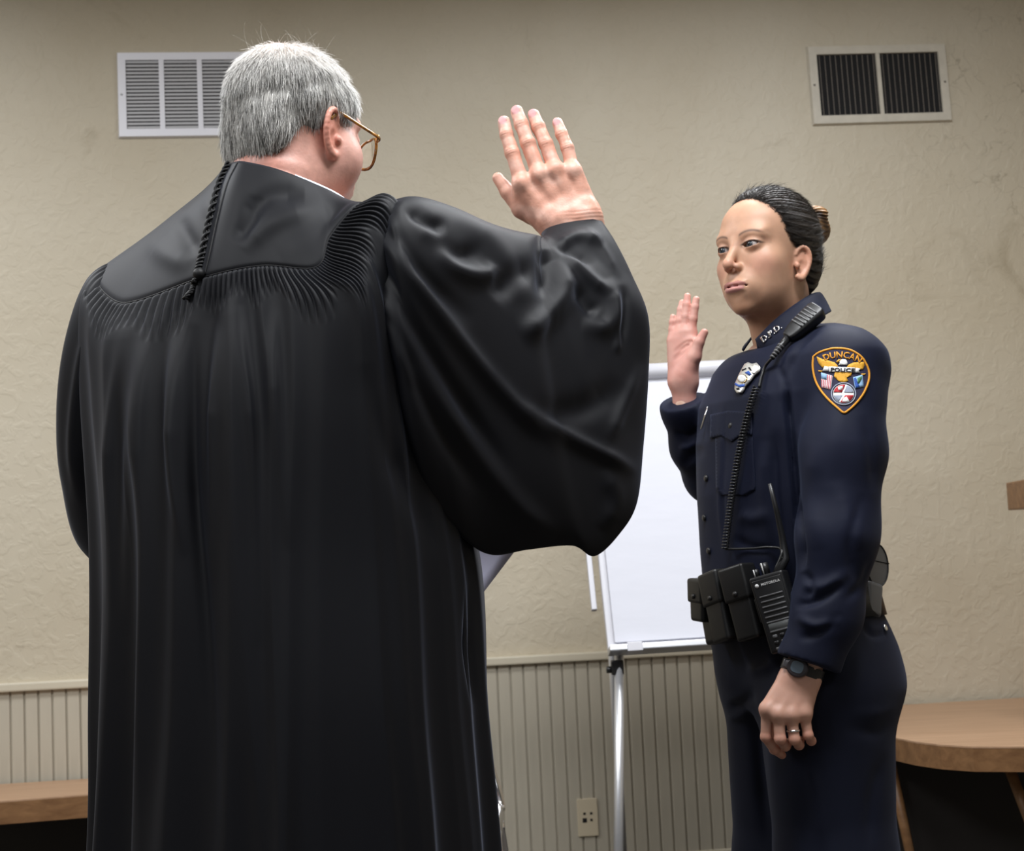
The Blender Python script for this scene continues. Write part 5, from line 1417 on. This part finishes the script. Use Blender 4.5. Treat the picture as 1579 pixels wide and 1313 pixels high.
    applique('seal_quarter', [pc([tuple(cs + (10, -22))] + disc(150, 8, 70, 10)), pc([tuple(cs + (-20, 25))] + disc(150, 190, 240, 10))], hit, .0031, PATCH_GREY, pt)
    applique('seal_figure', [pc([(630, 790), (700, 770), (710, 800), (680, 845), (640, 840)]), pc([(690, 1020), (720, 960), (760, 940), (790, 990), (805, 1030)])], hit, .0037, PATCH_WHITE, pt)
    ring = [hit(*q, .0028)[0] for q in pc(disc(180, 0, 350, 36))]; tube('seal_border', np.array(ring), .0011, PATCH_GREY, pt, 6, closed=True)
    # ---- badge
    bg = empty('badge', tuple(hit(1155, 585)[0]), 0, person); tag(bg, 'silver metal badge with blue bands')
    def bc(l): return [(1120 + x / 7.72, 450 + y / 7.72) for x, y in l]
    bo = bc([(285, 860), (335, 878), (385, 865), (425, 915), (415, 960), (355, 1010), (310, 1075), (245, 1140), (235, 1175), (205, 1215), (150, 1220), (125, 1180), (130, 1110), (150, 1070), (180, 1000), (215, 930), (245, 880)])
    applique('shield', [bo], hit, .0045, SILVER_W, bg, 5, .003)
    ccx = np.array([225., 1058.]); applique('seal', [bc(disc(48, 0, 340, 20, ccx))], hit, .0075, PATCH_WHITE, bg, 5, .002)
    tube('seal_rim', np.array([hit(*q, .0075)[0] for q in bc(disc(50, 0, 345, 24, ccx))]), .0009, GOLD_M, bg, 6, closed=True)
    applique('enamel_band', [bc([(140, 1105), (185, 1130), (250, 1120), (245, 1150), (190, 1160), (135, 1135)]), bc([(250, 985), (300, 965), (325, 1005), (300, 1020)])], hit, .0068, PATCH_DBLUE, bg, 5, .001)
    applique('engraving', [bc([(215, 950), (265, 930), (270, 940), (222, 962)]), bc([(290, 925), (310, 920), (330, 955), (315, 960)]), bc([(335, 985), (365, 990), (362, 1000), (335, 995)]), bc([(150, 1170), (180, 1160), (190, 1185), (155, 1190)])], hit, .0066, BLACK_INK, bg, 5, .0008)
    # ---- pocket, placket, buttons, name bar
    pk = [(1098, 640), (1125, 634), (1160, 636), (1161, 672), (1145, 671), (1130, 682), (1113, 673), (1097, 677)]
    applique('pocket_flap', [pk], hit, .0024, NAVY, person, 5, .0022)
    applique('pocket', [[(1104, 668), (1160, 664), (1165, 755), (1150, 764), (1112, 764), (1105, 755)]], hit, .0010, NAVY, person, 6, .0014)
    def button(x, y, r, h=hit, m=RUBBER, par=person, off=.002):
        b0, bn = h(x, y, off)
        if b0 is None: return
        me = bpy.data.meshes.new('m'); bm = bmesh.new(); bmesh.ops.create_uvsphere(bm, u_segments=16, v_segments=10, radius=1.0); bm.to_mesh(me); bm.free()
        R_ = Vector(bn).to_track_quat('Z', 'Y').to_matrix().to_4x4()
        me.transform(Matrix.Translation(b0) @ R_ @ Matrix.Diagonal((r, r, r * .45, 1))); link('button', me, m, par, True)
    for x, y in ((1128, 657), (1090, 738), (1087, 799), (1094, 850)): button(x, y, .0062)
    button(1364, 969, .0060, hitT, SILVER)
    nb, nn = hit(1091, 655, .004)
    if nb is not None:
        tube('name_bar', [P(1091, 628, nb[1] - .004), P(1088, 640, nb[1] - .006), P(1081, 662, nb[1] - .004)], [.003, .0045, .003], SILVER, person, 8, .5)
    # cuff hems
    for c0, cd, r0 in ((cutL - cdL * .004, cdL, .0466), (cutR - cdR * .004, cdR, .0418)):
        u = np.cross(cd, (0, 0, 1.0)); u /= np.linalg.norm(u); v = np.cross(cd, u)
    # finger ring
    a = fing2[2][0] * .35 + fing2[2][1] * .65; ax = fing2[2][1] - fing2[2][0]; ax /= np.linalg.norm(ax); u = np.cross(ax, (0, 1.0, 0)); u /= np.linalg.norm(u); v = np.cross(ax, u)
    tube('finger_ring', [a + (.0099 * math.cos(t) * u + .0099 * math.sin(t) * v) for t in np.linspace(0, 2 * math.pi, 24, endpoint=False)], .0013, SILVER, person, 6, 1.6, True)
    return dict(person=person, hit=hit, hitT=hitT, ring_pt=ring_pt, P=P, wrist=(wr2, arm2), FW=FW, LT=LT, V=V)
OFF = build_officer()

# ------------------------------------------------------------------ equipment worn by the officer
def build_gear():
    hit, hitT, ring_pt, FW, LT = OFF['hit'], OFF['hitT'], OFF['ring_pt'], OFF['FW'], OFF['LT']
    zb_ = P(1225, 928, 2.83)[2]
    def nrm(z, a, off):
        p0, p1 = ring_pt(z, a - .03, off), ring_pt(z, a + .03, off); t = p1 - p0; t /= np.linalg.norm(t); n = np.cross(t, (0, 0, 1.0)); n = n if n @ (ring_pt(z, a, off) - ring_pt(z, a + math.pi, off)) > 0 else -n
        return t, n
    def ang_for(px, z, off=.01):
        A = np.radians(np.linspace(-75, 110, 371)); X = np.array([proj(ring_pt(z, a, off))[0] for a in A]); X[np.array([nrm(z, a, off)[1][1] > .15 for a in A])] += 9e3
        return A[np.argmin(np.abs(X - px))]
    def frame_at(px, py, off, lean=0.0):
        """frame (right-in-picture, up, outward) on the belt line at a picture column"""
        z = zb_
        for _ in range(3):
            a = ang_for(px, z); c = ring_pt(z, a, off); z += (proj(c)[1] - py) * 2.8 / FPX
        t, n = nrm(z, a, off); c = ring_pt(z, a, off)
        r = t if t @ _R > 0 else -t; u = np.array([0, 0, 1.0])
        r, u = r * math.cos(lean) + u * math.sin(lean), u * math.cos(lean) - r * math.sin(lean)
        return c, r, u, n
    def rbox(name, fr, x0, x1, y0, y1, t0, t1, m, par, bev=.004, seg=3, taper=1.0):
        c, r, u, n = fr; V = []
        for t in (t0, t1):
            for (x, y) in ((x0, y0), (x1, y0), (x1, y1), (x0, y1)):
                k = taper if y == y0 else 1.0; V.append(c + r * x * k + u * y + n * t)
        me = mesh_py(V, [(0, 1, 2, 3), (7, 6, 5, 4), (0, 4, 5, 1), (1, 5, 6, 2), (2, 6, 7, 3), (3, 7, 4, 0)])
        bevel_me(fix_normals(me), bev, seg); return link(name, me, m, par, True)
    def knob(name, a, b, rad, m, par, sides=16): return tube(name, [a, b], rad, m, par, sides)
    # ---- belt
    c0 = ring_pt(zb_, 0); belt = tag(empty('duty_belt', tuple(ring_pt(zb_, math.pi / 2))), 'black leather duty belt with pouches around the officer\'s waist', 'belt')
    n = 96; rows = []
    for dz, off in ((-.028, .006), (-.028, .012), (.028, .012), (.028, .006)): rows.append([ring_pt(zb_ + dz, 2 * math.pi * i / n, off) for i in range(n)])
    rows.append(rows[0]); G = np.array(rows); link('strap', mesh_np(G.reshape(-1, 3), grid_quads(5, n)), LEATHER, belt, False)
    # pouches: each a part with its own flap and snap
    def pouch(px, py, w, h, d, lean, flap=.5, m=LEATHER, taper=.92, snap=True, off=.012):
        fr = frame_at(px, py, off, lean)
        p = rbox('pouch', fr, -w / 2, w / 2, -h / 2, h / 2, -.004, d, m, belt, .007, 3, taper)
        f = rbox('flap', fr, -w / 2 - .0015, w / 2 + .0015, h / 2 - h * flap, h / 2 + .0025, .0, d + .0035, m, p, .006, 3)
        if snap:
            c, r, u, nn = fr; s = c + u * (h / 2 - h * flap + .012) + nn * (d + .003)
            tube('snap', [s, s + nn * .003], .0045, RUBBER, p, 12)
        return fr
    pouch(1097, 926, .050, .074, .030, math.radians(-4), .55)
    pouch(1108, 958, .040, .080, .022, math.radians(12), .35, snap=False)
    pouch(1126, 936, .052, .122, .034, math.radians(13), .46)
    pouch(1160, 930, .052, .126, .036, math.radians(13), .46)
    # rear round case, lower pouch and holster
    c = P(1353, 872, 2.735); nn = np.array([.60, -.78, .12]); nn /= np.linalg.norm(nn); u = np.array([0, 0, 1.0]) - nn * nn[2]; u /= np.linalg.norm(u); r = np.cross(u, nn)
    u, r = u * math.cos(.28) + r * math.sin(.28), r * math.cos(.28) - u * math.sin(.28)
    poly = [(.030 * math.cos(a), .041 * math.sin(a)) for a in np.linspace(0, 2 * math.pi, 32, endpoint=False)]
    V, F = prism_vf(poly, c - nn * .030, r, u, nn, .030); me = fix_normals(mesh_py(V, F)); bevel_me(me, .004, 3); rc = link('round_case', me, LEATHER_GREY, belt, True)
    tube('case_piping', [c + nn * .0005 + r * .0275 * math.cos(a) + u * .0385 * math.sin(a) for a in np.linspace(0, 2 * math.pi, 40, endpoint=False)], .0012, LEATHER, rc, 6, closed=True)
    tube('case_seam', [c + nn * .0008 + r * -.029 + u * .004, c + nn * .0008 + r * .029 + u * .010], .0009, LEATHER, rc, 6)
    fr = (P(1349, 925, 2.715), r, u, nn); rbox('pouch', fr, -.024, .017, -.030, .030, -.035, .006, LEATHER_GREY, belt, .008, 3, .85)
    fr = (P(1328, 960, 2.72), np.array([.92, -.38, .05]), np.array([-.20, 0, .98]), np.array([.38, -.92, 0])); rbox('holster', fr, -.030, .024, -.070, .045, -.03, .010, LEATHER, belt, .008, 3, .6)
    # ---- radio
    fr = frame_at(1204, 944, .040, math.radians(13)); c, r, u, nn = fr
    rd = tag(empty('two_way_radio', tuple(c)), 'black two way radio with antenna clipped to the duty belt', 'radio')
    W, H, T = .030, .066, .020
    rbox('case', fr, -W, W, -H, H, -T, T, M['black_plastic'], rd, .005, 3, .94)
    rbox('bezel', fr, -W * .86, W * .86, -H * .93, H * .90, T - .002, T + .002, RUBBER, rd, .0015, 2, .95)
    for i in range(6): rbox('speaker_slot', fr, -W * .66, W * .72, H * .44 - i * .0088, H * .44 - i * .0088 + .0028, T + .0015, T + .0032, LEATHER_GREY, rd, .0006, 1)
    rbox('display', fr, -W * .62, W * .66, -H * .42, -H * .24, T + .0015, T + .003, LCD, rd, .001, 1)
    rbox('display_bar', fr, -W * .62, W * .66, -H * .47, -H * .43, T + .0015, T + .0032, LEATHER_GREY, rd, .0005, 1)
    for i in range(3):
        for j in range(3): rbox('key', fr, -W * .55 + j * .0125, -W * .55 + j * .0125 + .008, -H * .62 - i * .0105, -H * .62 - i * .0105 + .006, T + .001, T + .0036, RUBBER if (i + j) % 2 else LEATHER_GREY, rd, .0012, 1)
    tv, tf = text2d('MOTOROLA', 1.0); t = np.array(tv); w = t[:, 0].max() - t[:, 0].min(); s = W * 1.10 / w
    V = [c + r * (-W * .36 + (x - t[:, 0].min()) * s) + u * (H * .735 + y * s) + nn * (T + .0026) for x, y in tv]
    link('maker_name', mesh_py(V, tf), WHITE_INK, rd)
    tube('maker_mark', [c + r * (-W * .62) + u * (H * .76) + nn * (T + .0015), c + r * (-W * .62) + u * (H * .76) + nn * (T + .0028)], .0034, WHITE_INK, rd, 14)
    k0 = c + u * H
    knob('knob', k0 - r * .020 - nn * .002, k0 - r * .020 + u * .013 - nn * .002, .0055, M['black_plastic'], rd)
    knob('knob', k0 - r * .003 - nn * .002, k0 - r * .003 + u * .020 - nn * .002, .0072, M['black_plastic'], rd)
    for q, h_ in ((-.0215, .013), (-.0055, .020)): tube('knob_mark', [k0 + r * q + nn * .005, k0 + r * q + u * h_ + nn * .005], .0011, WHITE_INK, rd, 6)
    Ya = k0[1] + .008
    tube('antenna', [k0 + r * .016 - u * .004, P(1211, 862, Ya), P(1206, 828, Ya), P(1198, 790, Ya - .004), P(1187, 746, Ya - .008)], [.0085, .0080, .0056, .0045, .0034], RUBBER, rd, 12)
    rbox('push_to_talk', (c - r * W - u * 0, nn, u, -r), -.012, .012, -.01, .03, -.001, .003, RUBBER, rd, .001, 2)
    # ---- shoulder microphone with coiled cord
    Ym = 2.690
    a, b = P(1214, 521, Ym - .004), P(1262, 478, Ym + .004)
    e1 = (b - a); Lm = np.linalg.norm(e1); e1 /= Lm
    e3 = -.45 * _R + .50 * _U - .74 * _F; e3 -= e1 * (e3 @ e1); e3 /= np.linalg.norm(e3); e2 = np.cross(e1, e3); e2 = e2 if e2 @ _R > 0 else -e2
    mic = tag(empty('shoulder_microphone', tuple(.5 * (a + b))), 'black speaker microphone with coiled cord clipped on the officer\'s shoulder', 'microphone')
    prof = [(0, .009), (.12, .0135), (.35, .0165), (.75, .0185), (.93, .0185), (1.0, .0165)]
    rings = []
    for t_, w_ in prof:
        cc = a + e1 * Lm * t_; th_ = .0085 + .005 * min(1, t_ * 2)
        rings.append([cc + e2 * w_ * np.sign(math.cos(q)) * abs(math.cos(q)) ** .5 + e3 * th_ * np.sign(math.sin(q)) * abs(math.sin(q)) ** .5 for q in np.linspace(0, 2 * math.pi, 16, endpoint=False)])
    S, G = loft(np.array(rings), [4] * 5, 48); V = list(G.reshape(-1, 3)); F = [tuple(q) for q in grid_quads(len(S), 48)]; F += [tuple(range(48)), tuple(range(len(V) - 1, len(V) - 49, -1))]
    link('case', fix_normals(mesh_py(V, F)), RUBBER, mic, True)
    for i in range(6):
        p0 = a + e1 * Lm * (.36 + .095 * i) + e3 * .0138
        rbox('grille_bar', (p0, e2, e1, e3), -.0125, .0125, -.0013, .0013, -.002, .0010, LEATHER_GREY, mic, .0006, 1)
    rbox('clip', (.5 * (a + b) - e3 * .016, e2, e1, e3), -.010, .010, -.03, .028, -.004, .004, RUBBER, mic, .002, 2)
    q1 = P(1190, 553, Ym - .012)
    sr = tube('strain_relief', [a + e1 * .004, a * .5 + q1 * .5, q1], [.0078, .0062, .0042], RUBBER, mic, 12)
    for i in range(5):
        f_ = .42 + .13 * i; p_ = a * (1 - f_) + q1 * f_; ax = (q1 - a) / np.linalg.norm(q1 - a); tube('relief_ring', [p_ - ax * .0014, p_ + ax * .0014], .0086 - .0038 * f_, LEATHER_GREY, sr, 12)
    def surf(x, y, off):
        h, _ = hit(x, y, off); return h
    path = [q1] + [surf(x, y, .006) for x, y in ((1183, 568), (1177, 585), (1174, 600))]
    tube('cable', cr(np.array(path), 6), .0026, RUBBER, mic, 8)
    cp = cr(np.array([surf(x, y, .0125) for x, y in ((1173, 602), (1166, 622), (1157, 655), (1148, 695), (1140, 740), (1133, 790), (1127, 845))]), 40)
    d = np.concatenate([[0], np.cumsum(np.linalg.norm(np.diff(cp, axis=0), axis=1))]); turns = 52; ns = turns * 12
    sd = np.linspace(0, d[-1], ns); C_ = np.stack([np.interp(sd, d, cp[:, i]) for i in range(3)], 1); T_ = np.gradient(C_, axis=0); T_ /= np.linalg.norm(T_, axis=1)[:, None]
    up = np.array([0, -1.0, 0]); e_ = np.cross(T_, up); e_ /= np.linalg.norm(e_, axis=1)[:, None]; g_ = np.cross(T_, e_); an = np.linspace(0, 2 * math.pi * turns, ns)
    tube('coiled_cord', C_ + .0050 * (np.cos(an)[:, None] * e_ + np.sin(an)[:, None] * g_), .0018, RUBBER, mic, 6)
    pw = [cp[-1] - np.array([0, 0, .002])] + [surf(x, y, .006) for x, y in ((1142, 848), (1165, 846), (1190, 843))] + [P(1206, 850, Ya - .004), k0 + r * .010 - nn * .004]
    tube('cable', cr(np.array(pw), 6), .0023, RUBBER, mic, 8)
    # ---- wrist watch
    wr2, arm2 = OFF['wrist']; wc = .5 * (wr2[0] + wr2[1]); ad = arm2[1] - arm2[0]; ad /= np.linalg.norm(ad); w0 = wc + ad * .013
    sd_ = wr2[1] - wr2[0]; sd_ -= ad * (sd_ @ ad); sd_ /= np.linalg.norm(sd_); fd = np.cross(sd_, ad); fd = fd if fd[1] < 0 else -fd
    wt = tag(empty('wristwatch', tuple(w0)), 'dark digital wristwatch on the officer\'s lowered left wrist', 'watch')
    ring = [w0 + sd_ * .0335 * math.cos(t_) + fd * .0225 * math.sin(t_) for t_ in np.linspace(0, 2 * math.pi, 40, endpoint=False)]
    V, F = [], []
    for i, p_ in enumerate(ring):
        o_ = (p_ - w0); o_ /= np.linalg.norm(o_)
        for (s_, t_) in ((-.0085, 0), (.0085, 0), (.0085, .0028), (-.0085, .0028)): V.append(p_ + ad * s_ + o_ * t_)
    for i in range(40):
        for k_ in range(4): j = (i + 1) % 40; F.append((i * 4 + k_, i * 4 + (k_ + 1) % 4, j * 4 + (k_ + 1) % 4, j * 4 + k_))
    link('strap', fix_normals(mesh_py(V, F)), RUBBER, wt, False)
    cw = w0 + fd * .0185 - sd_ * .012; nw = fd * .92 - sd_ * .40; nw /= np.linalg.norm(nw); rw = sd_ - nw * (sd_ @ nw); rw /= np.linalg.norm(rw); uw = np.cross(nw, rw)
    poly = [(.0185 * math.cos(t_), .0165 * math.sin(t_)) for t_ in np.linspace(0, 2 * math.pi, 28, endpoint=False)]
    V, F = prism_vf(poly, cw, rw, uw, nw, .0105); me = fix_normals(mesh_py(V, F)); bevel_me(me, .003, 3); link('case', me, mat('watch_case', (.035, .028, .032), .4), wt, True)
    V, F = prism_vf([(.0105 * math.cos(t_) * abs(math.cos(t_)) ** -.3 if abs(math.cos(t_)) > 1e-3 else 0, .0095 * math.sin(t_) * abs(math.sin(t_)) ** -.3 if abs(math.sin(t_)) > 1e-3 else 0) for t_ in np.linspace(.02, 2 * math.pi + .02, 24, endpoint=False)], cw + nw * .0100, rw, uw, nw, .0012)
    link('display', fix_normals(mesh_py(V, F)), LCD_BLUE, wt)
    rbox('lug', (cw - rw * .019 + nw * .004, rw, uw, nw), -.006, .004, -.007, .007, -.004, .005, mat('watch_lug', (.16, .15, .16), .3, metal=.6), wt, .002, 2)
build_gear()
